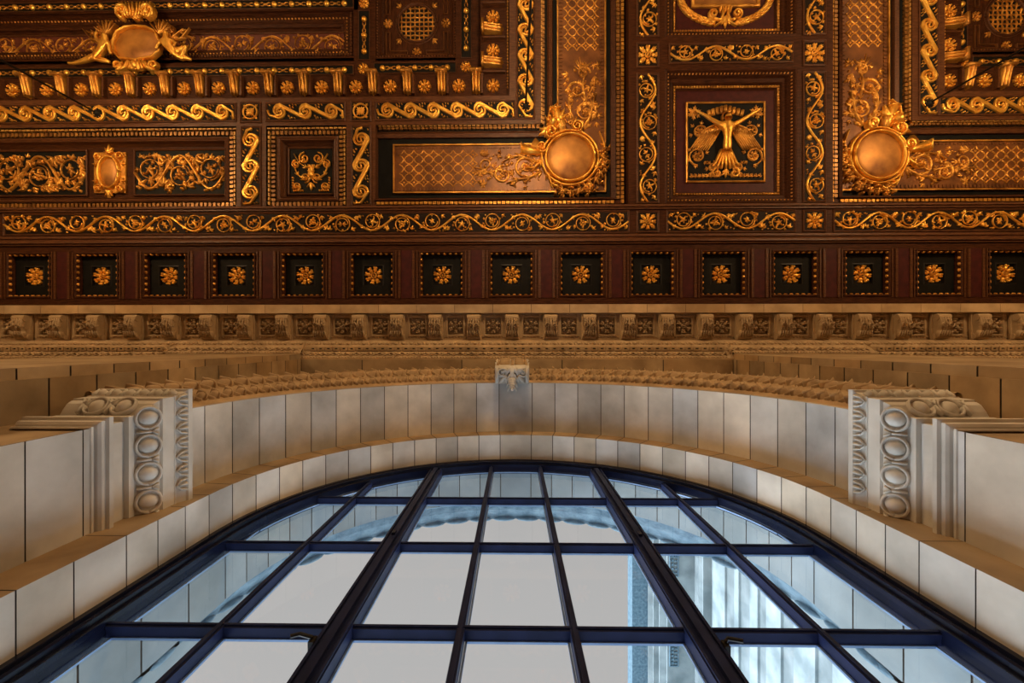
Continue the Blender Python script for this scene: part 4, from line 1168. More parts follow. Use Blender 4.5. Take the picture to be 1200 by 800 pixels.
# bed mouldings
XE = 5.03; XI = 5.0; XP = 8.25
ZBAY = 10.67
g = M()
spans = [(-XE, XE, .36), (-XP, -XE, .24), (XE, XP, .24), (XL, -XP, .36), (XP, XR, .36)]
y_lv0 = -.09
for (a, b, yb) in spans:
    a += XC; b += XC
    d = yb - .24
    pr = [(y_lv0, ZS), (y_lv0, 11.12), (-.06, 11.08), (.02, 10.98), (.06, 10.92), (.06 + d * .9, 10.90), (.08 + d, 10.86), (.15 + d, 10.76), (.17 + d, 10.74), (.21 + d, 10.70), (.24 + d, 10.70), (.24 + d, ZBAY)]
    pr = [(y, z) for y, z in pr]
    prism(g, pr, a, b)
    # end caps at the jogs
    if yb > .3:
        for xe in (a, b): 
            g.quad((xe, .0, 10.9), (xe, yb, 10.70), (xe, yb, 11.2), (xe, 0, 11.2))
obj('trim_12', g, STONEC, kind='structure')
g = M()
stp = .19
k = 0
x = XL + 2.2
fr_leaf = lambda X: (lambda u, v, h: Vector((X + u, -.02 + v * .7, 11.03 - v * .75 - h)))
while x < XR - 2.2:
    g.fr = fr_leaf(x)
    g.dome(0, 0, .055, .055, .07, 0, 0, 8, 2); g.dome(.095, .0, .022, .06, .05, 0, 0, 6, 2)
    x += stp
obj('trim_13', g, STONEC, kind='structure', smooth=True)
g = M(); x = XL + 2.2
while x < XR - 2.2:
    ax = abs(x - XC); bay = ax < XE or ax > XP
    d = .12 if bay else 0
    g.fr = (lambda X, d: (lambda u, v, h: Vector((X + u, .11 + d + v * .7, 10.81 - v * .75 - h))))(x, d)
    # heart: X pattern
    g.ribbon([(-.13, -.05), (0, .055), (.13, -.05)], .035, .05); g.ribbon([(-.13, .05), (0, -.05), (.13, .05)], .03, .04); g.dome(0, -.01, .035, .035, .05, 0, 0, 6, 2)
    g.fr = (lambda X, d: (lambda u, v, h: Vector((X + u, .19 + d + v, 10.72 - h))))(x, d)
    for u in (-.1, -.033, .033, .1): g.dome(u, 0, .022, .02, .035, 0, 0, 5, 2)
    x += .27
obj('trim_14', g, STONEC, kind='structure', smooth=True)
g = M(); x = XL + 2.2
while x < XR - 2.2:     # drilled row in the bays
    ax = abs(x - XC)
    if ax < XE - .1 or ax > XP + .1:
        g.fr = CF(x, .11, 10.885); g.ringframe(-.075, -.05, .075, .05, [(0, 0), (.0, .02), (.035, .025), (.04, -.05)]); g.box((-.04, -.03, .004), (.04, .03, -.03))
    x += .185
g2 = g
o = obj('trim_15', g, [STONEC], kind='structure')
g = M(); x = XL + 2.2
while x < XR - 2.2:
    ax = abs(x - XC)
    if ax < XE - .1 or ax > XP + .1: g.fr = CF(x, .11, 10.88); g.dome(0, 0, .034, .026, .006, 0, .003, 8, 1)
    x += .185
obj('trim_16', g, IRON, kind='structure')

# ================================================================== WALL WITH THE ARCHED WINDOW
R1, R2, ZSP, YS, YF, YW = 3.5495, 3.9296, 5.2644, 1.7414, .7784, 2.2
ZFL = -1.6
def P3(x, y, z): return (x + XC, y, z)
# stone faces laid out block by block: function making a wall of blocks on a surface fn(a,b)->point
def arcpt(r, y, th): return Vector((XC + r * math.sin(th), y, ZSP + r * math.cos(th)))
def blocks_arch(r, y0, y1, name, mt, y_split=None):
    g = M(); half = .33 / 3.93; step = (PI / 2 - half) / 13
    edges = [-half - step * k for k in range(14)][::-1] + [half + step * k for k in range(14)]
    jw = .007 / r
    for a, b in zip(edges, edges[1:]):
        g.tone = ton(.20, .07)
        n = 4
        for k in range(n):
            t0 = a + jw + (b - a - 2 * jw) * k / n; t1 = a + jw + (b - a - 2 * jw) * (k + 1) / n
            i = [len(g.v) + j for j in range(4)]
            g.v += [arcpt(r, y0, t0), arcpt(r, y0, t1), arcpt(r, y1, t1), arcpt(r, y1, t0)]; g.q(*i)
    # straight jambs below: courses
    for s in (-1, 1):
        z = ZSP; 
        cs = [ZSP, 4.75, 4.11, 3.615, 3.12, 2.62, 2.12, 1.62, 1.12, .62, .12, -.38, -.88, ZFL]
        if r < 3.7: cs = [ZSP, 4.88, 4.5, 4.13, 3.63, 3.20, 2.7, 2.2, 1.7, 1.2, .7, .2, -.3, -.8, ZFL]
        for za, zb in zip(cs, cs[1:]):
            g.tone = ton(.10, .04)
            i = [len(g.v) + j for j in range(4)]
            x = XC + s * r
            g.v += [Vector((x, y0, za - .006)), Vector((x, y1, za - .006)), Vector((x, y1, zb + .006)), Vector((x, y0, zb + .006))]; g.q(*i)
    o = obj(name, g, mt, kind='structure')
    g = M()
    rr = r + .012
    N = 48
    th = [-PI / 2 + PI * k / N for k in range(N + 1)]
    for a, b in zip(th, th[1:]):
        i = [len(g.v) + j for j in range(4)]; g.v += [arcpt(rr, y0, a), arcpt(rr, y0, b), arcpt(rr, y1, b), arcpt(rr, y1, a)]; g.q(*i)
    for s in (-1, 1): g.quad((XC + s * rr, y0, ZSP), (XC + s * rr, y1, ZSP), (XC + s * rr, y1, ZFL), (XC + s * rr, y0, ZFL))
    return o, g
tn = 17
def nm(): 
    global tn; tn += 1; return 'trim_%d' % (tn - 1)
_, ja = blocks_arch(R2, YF, YS, nm(), STONE)
_, jb = blocks_arch(R1, YS, YW + .02, nm(), STONE)
ja.v += jb.v and []
obj(nm(), ja, JOINT, kind='structure'); obj(nm(), jb, JOINT, kind='structure')
# annulus faces (facing the room)
def annulus(m, ra, rb, y, N=64, th0=-PI / 2, th1=PI / 2, ya=None):
    ya = y if ya is None else ya
    for k in range(N):
        a = th0 + (th1 - th0) * k / N; b = th0 + (th1 - th0) * (k + 1) / N
        i = [len(m.v) + j for j in range(4)]
        m.v += [arcpt(ra, y, a), arcpt(ra, y, b), arcpt(rb, ya, b), arcpt(rb, ya, a)]; m.q(*i)
    for s in (-1, 1): m.quad((XC + s * ra, y, ZSP), (XC + s * rb, ya, ZSP), (XC + s * rb, ya, ZFL), (XC + s * ra, y, ZFL))
g = M()
half = .33 / 3.93; step = (PI / 2 - half) / 13
edges = [-half - step * k for k in range(14)][::-1] + [half + step * k for k in range(14)]
for a, b in zip(edges, edges[1:]):
    g.tone = ton(.06)
    annb = [(a + .002, (a + b) / 2), ((a + b) / 2, b - .002)]
    for c, d in annb:
        i = [len(g.v) + j for j in range(4)]; g.v += [arcpt(R1, YS, c), arcpt(R1, YS, d), arcpt(R2 + .02, YS, d), arcpt(R2 + .02, YS, c)]; g.q(*i)
g.tone = 1
for s in (-1, 1):
    cs = [ZSP, 4.88, 4.13, 3.20, 2.2, 1.2, .2, -.8, ZFL]
    for za, zb in zip(cs, cs[1:]):
        g.tone = ton(.06)
        g.quad((XC + s * R1, YS, za - .006), (XC + s * (R2 + .02), YS, za - .006), (XC + s * (R2 + .02), YS, zb + .006), (XC + s * R1, YS, zb + .006))
obj(nm(), g, STONEW, kind='structure')
g = M(); annulus(g, R1 + .01, R2 + .1, YS + .01); obj(nm(), g, JOINT, kind='structure')
# main wall face of the bay with the arch opening at y = YF+0.02 and everything behind it
g = M(); yw = YF + .02
N = 48
for k in range(N):
    a = -PI / 2 + PI * k / N; b = a + PI / N
    def outp(t):
        s_, c_ = math.sin(t), math.cos(t)
        L_ = min((XI + .02) / max(1e-6, abs(s_)), (ZBAY + .02 - ZSP) / max(1e-6, c_))
        return Vector((XC + s_ * L_, yw, ZSP + c_ * L_))
    i = [len(g.v) + j for j in range(4)]; g.v += [arcpt(R2 + .005, yw, a), arcpt(R2 + .005, yw, b), outp(b), outp(a)]; g.q(*i)
for s in (-1, 1): g.quad((XC + s * (R2 + .005), yw, ZSP), (XC + s * (XI + .02), yw, ZSP), (XC + s * (XI + .02), yw, ZFL), (XC + s * (R2 + .005), yw, ZFL))
obj('wall_front', g, STONEW, kind='structure')
# bay sides, pier returns, pier fronts, soffit
g = M()
def course_face(m, x, y0, y1, zs, joint=.01):
    for za, zb in zip(zs, zs[1:]):
        m.tone = ton(.22, .06)
        m.quad((x, y0, za + joint), (x, y1, za + joint), (x, y1, zb - joint), (x, y0, zb - joint))
CH = .113 * XI
c2 = [ZFL] ; z = 540 * XI / 557
while z > ZFL: z -= CH
c2 = []; z += CH
while z < ZBAY: c2.append(z); z += CH
c2 = [ZFL] + c2 + [ZBAY]
c1 = [ZFL] + [c + .27 for c in c2[1:-1] if c + .27 < ZBAY + .1] + [10.75]
for s in (-1, 1):
    course_face(g, XC + s * XI, .36, YF + .03, c2)
    course_face(g, XC + s * XE, .24, .36, c1)
    g.tone = 1.05
    g.quad((XC + s * XI, .36, ZFL), (XC + s * XE, .36, ZFL), (XC + s * XE, .36, ZBAY), (XC + s * XI, .36, ZBAY))
    g.tone = 1.0
    g.quad((XC + s * XE, .24, ZFL), (XC + s * XP, .24, ZFL), (XC + s * XP, .24, 10.75), (XC + s * XE, .24, 10.75))
    course_face(g, XC + s * XP, .24, .36, c1)
    course_face(g, XC + s * (XP + .03), .36, YF + .02, c2)
# soffit of the bay
x = -XI; w0 = wx(658.7, ZBAY) - wx(541, ZBAY); xs0 = wx(541, ZBAY)
ed = [-XI + XC] + [e for e in [xs0 + w0 * k for k in range(-5, 6)] if -XI + XC + .1 < e < XI + XC - .1] + [XI + XC]
for a, b in zip(ed, ed[1:]):
    g.tone = ton(.12, .05); g.quad((a + .012, .36, ZBAY), (b - .012, .36, ZBAY), (b - .012, YF + .03, ZBAY), (a + .012, YF + .03, ZBAY))
obj('wall_piers', g, STONEW, kind='structure').name = 'wall_north'
g = M()
for s in (-1, 1):
    g.quad((XC + s * (XI + .012), .37, ZFL), (XC + s * (XI + .012), YF + .03, ZFL), (XC + s * (XI + .012), YF + .03, ZBAY), (XC + s * (XI + .012), .37, ZBAY))
    g.quad((XC + s * (XE + .012), .25, ZFL), (XC + s * (XE + .012), .36, ZFL), (XC + s * (XE + .012), .36, 10.7), (XC + s * (XE + .012), .25, 10.7))
g.quad((XC - XI, .37, ZBAY + .012), (XC + XI, .37, ZBAY + .012), (XC + XI, YF, ZBAY + .012), (XC - XI, YF, ZBAY + .012))
# neighbouring bays: plain back faces
obj(nm(), g, JOINT, kind='structure')
g = M()
for s in (-1, 1):
    a, b = XC + s * XP, s * 15.5
    g.quad((a, YF + .02, ZFL), (b, YF + .02, ZFL), (b, YF + .02, 11.3), (a, YF + .02, 11.3))
    g.quad((a, .36, 10.67), (b, .36, 10.67), (b, YF + .02, 10.67), (a, YF + .02, 10.67))
obj('wall_side_bays', g, STONEW, kind='structure').name = 'wall_north_bays'
# light block behind cornice so no sky leaks, room shell
g = M(); g.box((XL, .30, 11.3), (XR, 2.3, 14.2)); g.box((XL, -.8, 11.9), (XR, .35, 14.2))
obj('wall_upper', g, STONEW, kind='structure').name = 'wall_north_upper'
g = M()
g.box((-15.9, -16.3, ZFL), (-15.5, 4, 14.2)); obj('wall_left', g, STONEW, kind='structure')
g = M(); g.box((15.5, -16.3, ZFL), (15.9, 4, 14.2)); obj('wall_right', g, STONEW, kind='structure')
g = M(); g.box((-15.9, -16.4, ZFL), (15.9, -16, 14.2)); obj('wall_back', g, STONEW, kind='structure')
g = M(); g.box((-15.9, -16.4, ZFL - .2), (15.9, 3.4, ZFL)); obj('floor', g, FLOORM, kind='structure')

# archivolt: moulded and carved ring
t = thing('archivolt', 'carved double leaf moulding curving over the great arched window', 'moulding', (XC, YF, ZSP))
prof = [(R2, YF), (R2 + .0, YF - .012), (R2 + .045, YF - .02), (R2 + .05, YF - .005), (R2 + .09, YF - .015), (4.10, .735), (4.12, .75), (4.30, .665), (4.33, .68), (4.50, .655), (4.55, .64), (4.58, .655), (4.92, .565), (4.95, .545), (4.985, .55), (4.985, yw)]
g = M()
def ring_strip(m, pa, pb, N=72):
    for k in range(N):
        a = -PI / 2 + PI * k / N; b = a + PI / N
        i = [len(m.v) + j for j in range(4)]
        m.v += [arcpt(pa[0], pa[1], a), arcpt(pa[0], pa[1], b), arcpt(pb[0], pb[1], b), arcpt(pb[0], pb[1], a)]; m.q(*i)
for pa, pb in zip(prof, prof[1:]): ring_strip(g, pa, pb)
obj('moulding', g, STONEC, t)
def arcrow(g, pa, pb, pitch, fn):
    (ra, ya), (rb, yb) = pa, pb; L = math.hypot(rb - ra, yb - ya); er, ey = (rb - ra) / L, (yb - ya) / L
    nr, ny = ey, -er
    if ny > 0: nr, ny = -nr, -ny
    rm_ = (ra + rb) / 2; n = int(PI * rm_ / pitch)
    for k in range(n):
        th0 = -PI / 2 + PI * (k + .5) / n
        def fr(u, v, h, th0=th0):
            r = rm_ + er * v + nr * h; y = (ya + yb) / 2 + ey * v + ny * h
            return arcpt(r, y, th0 + u / rm_)
        g.fr = fr; fn(g, k, L, pitch)
def leafrow(g, k, L, p):
    d = 1 if g.fr(0, 0, 0).x < XC else -1
    g.dome(-d * p * .05, 0, p * .32, L * .38, .085, .5 * d, 0, 8, 2)
    g.ribbon([(d * p * .5, -L * .5), (d * p * .28, 0), (d * p * .5, L * .45)], .03, .05)
    g.ribbon([(-p * .1, -L * .4), (p * .15, 0), (-p * .1, L * .4)], .03, .095)
g = M(); arcrow(g, (4.12, .75), (4.30, .665), .21, leafrow); obj('inner_leaf_row', g, STONEC, t, smooth=True)
g = M(); arcrow(g, (4.58, .655), (4.92, .565), .27, leafrow); obj('outer_leaf_row', g, STONEC, t, smooth=True)

# impost capitals
def impost(s, side):
    t = thing('impost_capital', 'pale carved egg-and-dart impost moulding on the %s jamb of the arch' % side, 'moulding', (XC + s * 3.93, YF, 4.3))
    pr = [(0, 4.25), (.014, 4.255), (.014, 4.275), (-.012, 4.277), (-.012, 4.295), (.03, 4.30), (.055, 4.315), (.062, 4.335), (.055, 4.352), (.055, 4.356), (.09, 4.36), (.09, 4.405), (.006, 4.41), (.006, 4.60), (-.012, 4.602), (-.012, 4.625), (.05, 4.63), (.055, 4.69), (.035, 4.695), (.05, 4.73), (.10, 4.76), (.16, 4.81), (.185, 4.86), (.175, 4.875), (.205, 4.88), (.205, 5.04), (.215, 5.045), (.215, 5.06), (.205, 5.065), (.25, 5.16), (.275, 5.17), (.275, 5.235), (0, 5.26)]
    KZ = .982
    pr = [(p_, z_ * KZ) for p_, z_ in pr]
    g = M()
    def ptsat(p, z):
        return [(XC + s * 4.68, YF + .02, z), (XC + s * 4.68, YF - p, z), (XC + s * (R2 - p), YF - p, z), (XC + s * (R2 - p), YS + .01, z)]
    for (pa, za), (pb, zb) in zip(pr, pr[1:]):
        A_, B_ = ptsat(pa, za), ptsat(pb, zb)
        for k in range(3): g.quad(A_[k], A_[k + 1], B_[k + 1], B_[k])
    obj('moulding', g, STONE, t)
    def frames(pa, za, pb, zb):
        L = math.hypot(pb - pa, zb - za); ep, ez = (pb - pa) / L, (zb - za) / L
        np_, nz_ = ez, -ep          # outward and down
        pm, zm = (pa + pb) / 2, (za + zb) / 2
        def jamb(o_): return lambda u, v, h: Vector((XC + s * (R2 - (pm + ep * v + np_ * h)), o_ + u, zm + ez * v + nz_ * h))
        def front(o_): return lambda u, v, h: Vector((XC + s * (o_ + u), YF - (pm + ep * v + np_ * h), zm + ez * v + nz_ * h))
        return jamb, front, L, pm
    # eggs
    jamb, front, L, pm = frames(.05, 4.71 * KZ, .19, 4.87 * KZ)
    P = .287
    def egg(g):
        g.dome(0, 0, .078, L * .42, .075, 0, 0, 14, 3)
        g.ribbon([(math.cos(a) * .112, math.sin(a) * L * .50) for a in [2 * PI * k / 18 for k in range(19)]], .032, .05)
        g.ribbon([(P / 2, -L * .46), (P / 2, L * .1)], lambda f: .02 + .02 * f, .05); g.ribbon([(P / 2 - .03, L * .4), (P / 2, L * .1), (P / 2 + .03, L * .4)], .022, .055)
    # darker recess behind eggs
    g = M()
    y = YF - pm + .02 
    k = 0
    yy = YF - .02
    n = 0
    while yy < YS - .05: g.fr = jamb(yy); egg(g); yy += P
    xx = R2 + .12
    while xx < 4.6: g.fr = front(xx); egg(g); xx += P
    obj('egg_and_dart', g, STONE, t, smooth=True)
    jamb, front, L, pm = frames(.205, 5.055 * KZ, .262, 5.165 * KZ)
    g = M(); P2 = .155
    def lf(g):
        g.ribbon([(-P2 * .38, L * .45), (-P2 * .30, -L * .05), (0, -L * .42), (P2 * .30, -L * .05), (P2 * .38, L * .45)], .022, .035)
        g.ribbon([(0, L * .5), (0, -L * .2)], .03, .035)
    yy = YF - .16
    while yy < YS - .06: g.fr = jamb(yy); lf(g); yy += P2
    def lf2(g):
        g.dome(0, 0, P2 * .36, L * .42, .045, .3, 0, 8, 2); g.ribbon([(P2 * .5, -L * .45), (P2 * .5, L * .45)], .02, .03)
    xx = R2 - .14
    while xx < 4.62: g.fr = front(xx); lf2(g); xx += P2
    obj('leaf_row', g, STONE, t, smooth=True)
impost(-1, 'left'); impost(1, 'right')

# keystone console
t = thing('keystone_ornament', 'pale carved acanthus keystone console at the crown of the arch', 'ornament', (XC, .6, 9.0))
g = M(); w = .335; xk = wx(600, 9.1)
g.v = []
pf = [(YF + .0, 9.02), (.47, 9.06), (.43, 9.12), (.42, 9.35), (.40, 10.0), (.355, 10.3), (.35, ZBAY + .03)]
for (ya, za), (yb, zb) in zip(pf, pf[1:]):
    g.quad((xk - w, ya, za), (xk + w, ya, za), (xk + w * (1 if zb < 10 else 1.12), yb, zb), (xk - w * (1 if zb < 10 else 1.12), yb, zb))
    for s in (-1, 1): g.quad((xk + s * w, ya, za), (xk + s * w, yb, zb), (xk + s * w, YF + .02, zb), (xk + s * w, YF + .02, za))
obj('body', g, STONE, t)
g = M(lambda u, v, h: Vector((xk + u, v, 9.04 - h)))
acanthus(g, [(0, .46), (0, .58), (0, .70), (0, .80), (0, .86)], .26, .12, 0, 4)
for s in (-1, 1):
    g.ribbon([(s * .30, .47), (s * .28, .60), (s * .30, .76)], .06, .08)
    g.ribbon(spiral(s * .2, .56, .09, .02, 0, 1.4 * s, 14), .035, .08)
    leaf(g, s * .12, .62, PI / 2 + s * -.7, .2, .1, 3)
    leaf(g, s * .1, .5, PI / 2 + s * -1.0, .18, .1, 3)
for k in range(5):
    f = k / 4; g.dome(0, .70 + .16 * f, .10 - .05 * f, .06, .16 + .12 * f, 0, 0, 8, 3)
obj('acanthus_leaf', g, STONE, t, smooth=True)
g = M(lambda u, v, h: Vector((xk + u, .43 - h - .05 * v, 9.2 + v)))
for k in range(5):
    for s in (-1, 1): leaf(g, s * .06, .15 + .28 * k, PI / 2 + s * -1.1, .24, .05, 3)
g.ribbon([(0, 0), (0, 1.4)], .07, .06)
for s in (-1, 1): g.ribbon([(s * .29, 0), (s * .29, 1.4)], .06, .04)
obj('front_leaf', g, STONEC, t, smooth=True)

# ================================================================== WINDOW
win = bpy.data.objects.new('window_1', None); C.objects.link(win); win.location = (XC, YW, ZSP); win['kind'] = 'structure'
def archsweep(m, prof, N=72):
    for pa, pb in zip(prof, prof[1:]):
        ring_strip(m, pa, pb, N)
        for s in (-1, 1): m.quad((XC + s * pa[0], pa[1], ZSP), (XC + s * pb[0], pb[1], ZSP), (XC + s * pb[0], pb[1], ZFL), (XC + s * pa[0], pa[1], ZFL))
YG = 2.36
g = M(); archsweep(g, [(R1 + .03, YW - .0), (3.50, YW - .0), (3.49, YW + .03), (3.455, YW + .035), (3.45, YW + .01), (3.43, YW), (3.41, YW + .01), (3.405, YW + .05), (3.36, YW + .055), (3.355, YW + .1), (3.345, YG), (3.345, YG + .06), (3.6, YG + .06)])
obj('window_frame', g, METAL, win, smooth=False)
ZB_ = [6.86, 5.30, 3.73, 2.16, .59, -.98]
RG = 3.345
def zarc(x): 
    return ZSP + math.sqrt(max(0, RG ** 2 - x * x))
# mullions
for i, (x, w, nmx) in enumerate(((-2.42, .07, 'muntin'), (-1.44, .215, 'mullion'), (-.455, .062, 'muntin'), (.455, .062, 'muntin'), (1.44, .215, 'mullion'), (2.42, .07, 'muntin'))):
    zt = zarc(x) + .03
    g = M()
    X = XC + x
    if w > .1:
        g.box((X - w / 2, YW + .07, ZFL), (X + w / 2, YG + .05, zt))
        g.box((X - .035, YW + .03, ZFL), (X + .035, YW + .08, zt))
        for s in (-1, 1): g.box((X + s * .085 - .012, YW + .05, ZFL), (X + s * .085 + .012, YW + .08, zt))
    else:
        g.box((X - w / 2, YW + .09, ZFL), (X + w / 2, YG + .04, zt))
        g.box((X - w * .22, YW + .075, ZFL), (X + w * .22, YW + .1, zt))
    obj(nmx, g, METALB, win)
for i, zc in enumerate(ZB_):
    hw_ = RG if zc < ZSP else math.sqrt(RG ** 2 - (zc - ZSP) ** 2)
    g = M(); g.box((XC - hw_ - .02, YW + .10, zc - .035), (XC + hw_ + .02, YG + .03, zc + .035))
    g.box((XC - hw_ - .02, YW + .085, zc - .012), (XC + hw_ + .02, YW + .11, zc + .012))
    obj('transom_bar', g, METALB, win)
cols = [-RG, -2.42, -1.44, -.455, .455, 1.44, 2.42, RG]
rows_ = [9.0] + ZB_ + [ZFL]
for ci in range(7):
    for ri in range(len(rows_) - 1):
        xa, xb = cols[ci], cols[ci + 1]; zt, zb = rows_[ri], rows_[ri + 1]
        n = 16; top = []
        for k in range(n + 1):
            x = xa + (xb - xa) * k / n; zz_ = min(zt, zarc(x)) if zt > ZSP else zt
            if zt > ZSP and zz_ < zb + .001: zz_ = zb
            top.append((x, zz_))
        top = [p for p in top]
        if max(p[1] for p in top) - zb < .06: continue
        # trim empty columns
        keep = [i for i, p in enumerate(top) if p[1] > zb + .002]
        a, b = max(0, keep[0] - 1), min(n, keep[-1] + 1)
        tp = top[a:b + 1]
        g = M()
        ids = [g.p(XC + tp[0][0], YG, zb)] + [g.p(XC + x1, YG, z1) for x1, z1 in tp if z1 > zb + .001] + [g.p(XC + tp[-1][0], YG, zb)]
        g.q(*ids)
        if zb > -.99 or True:
            obj('glass_pane', g, GLASS, win)
        if zt < 2.5: continue
        # glazing bead around the pane
        hb = .055 if ci in (2, 4) and 0 else .03
        inset = [.045 if abs(xa) not in (1.44,) else .115, .045 if abs(xb) not in (1.44,) else .115]
        xl, xr = tp[0][0] + (inset[0] if a == 0 else 0), tp[-1][0] - (inset[1] if b == n else 0)
        zl = zb + .038
        path = [(x, z_ - (.04 if z_ >= zt - .001 else .03)) for x, z_ in tp if xl - .001 <= x <= xr + .001]
        f0 = [p for p in path if p[1] > zl + .02]
        if len(f0) < 2: continue
        P0 = [(xl if a == 0 else f0[0][0], zl)] + ([(xl, f0[0][1])] if a == 0 else []) + f0 + ([(xr, f0[-1][1])] if b == n else []) + [(xr if b == n else f0[-1][0], zl)]
        g = M(lambda u, v, h: Vector((XC + u, YG + .028 - h, v)))
        cxm = sum(p[0] for p in P0) / len(P0); czm = sum(p[1] for p in P0) / len(P0)
        cl = P0 + [P0[0]]
        for (p, q_) in zip(cl, cl[1:]):
            if math.hypot(p[0] - q_[0], p[1] - q_[1]) < .005: continue
            dx, dz = q_[0] - p[0], q_[1] - p[1]; l = math.hypot(dx, dz); nx, nz = -dz / l * .009, dx / l * .009
            i = [g.p(p[0] + nx, p[1] + nz, .006), g.p(q_[0] + nx, q_[1] + nz, .006), g.p(q_[0] - nx, q_[1] - nz, .006), g.p(p[0] - nx, p[1] - nz, .006)]
            g.q(*i)
            j = [g.p(p[0] + nx, p[1] + nz, -.012), g.p(q_[0] + nx, q_[1] + nz, -.012), g.p(q_[0] - nx, q_[1] - nz, -.012), g.p(p[0] - nx, p[1] - nz, -.012)]
            g.q(i[0], i[1], j[1], j[0]); g.q(i[2], i[3], j[3], j[2]); g.q(*j)
        obj('glazing_bead', g, METALL, win)
for s in (-1, 1):
    g = M(); X = XC + s * 1.55
    g.box((X - .02, YW + .03, 3.42), (X + .02, YW + .10, 3.50)); g.tube([(X, YW + .02, 3.46), (X - .10 if s < 0 else X + .02, YW + .0, 3.47), (X - .16 if s < 0 else X + .12, YW + .0, 3.44)], .016, 8)
    obj('handle', g, IRON, win)
    g = M(); g.box((XC + s * 1.44 - .02, YW + .0, 5.36), (XC + s * 1.44 + .02, YW + .05, 5.44)); obj('catch', g, METAL, win)

# ================================================================== OUTSIDE
R3, R4, YE1, YE2 = 3.36, 3.90, 2.95, 3.47
t = thing('outer_arch', 'bluish daylit stone arch seen through the window panes', 'arch', (XC, YE1, ZSP))
g = M()
edges = [-half - step * k for k in range(14)][::-1] + [half + step * k for k in range(14)]
for a, b in zip(edges, edges[1:]):
    g.tone = ton(.10, .02)
    for k in range(3):
        c = a + .0022 + (b - a - .0044) * k / 3; d = a + .0022 + (b - a - .0044) * (k + 1) / 3
        i = [len(g.v) + j for j in range(4)]; g.v += [arcpt(R3, YG + .06, c), arcpt(R3, YG + .06, d), arcpt(R3, YE1, d), arcpt(R3, YE1, c)]; g.q(*i)
for s in (-1, 1):
    z = ZSP
    while z > ZFL:
        g.tone = ton(.10, .02); g.quad((XC + s * R3, YG + .06, z - .01), (XC + s * R3, YE1, z - .01), (XC + s * R3, YE1, max(ZFL, z - .6) + .01), (XC + s * R3, YG + .06, max(ZFL, z - .6) + .01)); z -= .6
obj('inner_reveal', g, EXT, t)
g = M(); archsweep(g, [(R3 + .012, YG + .07), (R3 + .012, YE1 + .0), (R4 - .3, YE1 + .02)]); obj('joint_backing', g, JOINT, t)
g = M(); archsweep(g, [(R4 - .30, YE1 + .02), (R4 - .28, YE1 + .1), (R4 - .14, YE1 + .16), (R4 - .1, YE1 + .3), (R4, YE2 - .06), (R4, YE2), (R4 + .5, YE2 + .01)]); obj('carved_reveal', g, EXTC, t)
g = M()
for k in range(-13, 14):
    th = (k + .5) * .118
    g.fr = (lambda th: (lambda u, v, h: arcpt(R4 - h, YE2 + v, th + u / R4)))(th)
    g.dome(0, .0, .225, .05, .075, 0, -.02, 12, 3)
for s in (-1, 1):
    for z in (5.02, 4.55, 4.08, 3.61, 3.14, 2.67): g.fr = (lambda z, s: (lambda u, v, h: Vector((XC + s * (R4 - h), YE2 + v, z + u))))(z, s); g.dome(0, 0, .22, .05, .045, 0, -.02, 12, 3)
obj('bud_row', g, EXTC, t, smooth=True)
g = M()
for s in (-1, 1): g.box((XC + s * (R4 + .0), YW + .5, ZFL), (XC + s * 12, YE2 + .3, 14))
N = 24
for k in range(N):      # spandrel
    a = -PI / 2 + PI * k / N; b = a + PI / N
    i = [len(g.v) + j for j in range(4)]
    A_ = arcpt(R4 + .02, YE2, a); B_ = arcpt(R4 + .02, YE2, b)
    g.v += [A_, B_, Vector((B_.x, YE2, 14)), Vector((A_.x, YE2, 14))]; g.q(*i)
obj('facade', g, EXT, t)

# wing across the court, seen through the right-hand panes
t = thing('courtyard_wing', 'pale stone building wing with carved cornice seen through the right-hand panes', 'building', (9.5, 12, 0))
ZQ = 30.0
def Wx(px, z=ZQ): return wx(px, z, 690)
g = M(); g.box((Wx(741), 6, ZQ), (Wx(759), 48, ZQ + 1.2)); obj('cornice_lip', g, EXTC, t)
prs = [(759, 30.0), (760, 29.6), (765, 29.5), (766, 29.2), (772, 29.2), (773, 28.9), (781, 28.8), (782, 28.4), (814, 28.4), (815, 28.1), (818, 28.0), (819, 27.7), (823, 27.6), (824, 27.3), (834, 27.3), (836, 27.0)]
g = M()
for (pa, za), (pb, zb) in zip(prs, prs[1:]):
    g.tone = random.uniform(.85, 1.1); g.quad((wx(pa, za, 690), 6, za), (wx(pb, zb, 690), 6, zb), (wx(pb, zb, 690), 48, zb), (wx(pa, za, 690), 48, za))
obj('cornice', g, EXT, t)
xw = wx(836, 27.0, 690)
g = M()
zc = 27.0; px = 836
k = 0
pxs = [836, 850, 861, 866, 879, 888, 898, 915, 930, 955, 975, 1000, 1030, 1060, 1100, 1150, 1200, 1260]
for a, b in zip(pxs, pxs[1:]):
    za = xw * FOC / (a - 603); zb = xw * FOC / (b - 603)
    prj = .12 if k % 2 == 0 else 0
    g.tone = 1.22 if k % 2 == 0 else .85
    g.box((xw - prj, 6, zb), (xw + 1.5, 48, za)); k += 1
obj('banded_wall', g, EXT, t)
for k, (pa, pb) in enumerate(((647, 675), (755, 780))):
    z_ = 28.4; f = lambda py: wy(py, z_, 789)
    g = M(CF(wx(784, z_, 690), f(pa), z_)); W, H = wx(795, z_, 690) - wx(784, z_, 690), f(pb) - f(pa)
    fillet(g, 0, 0, W, H, .06, .08)
    for i in range(5):
        g.box((.12, H * (.1 + .17 * i), .1), (W * .45, H * (.2 + .17 * i), 0)); g.box((W * .55, H * (.14 + .17 * i), .1), (W - .1, H * (.19 + .17 * i), 0))
    obj('fret_block', g, EXTC, t)

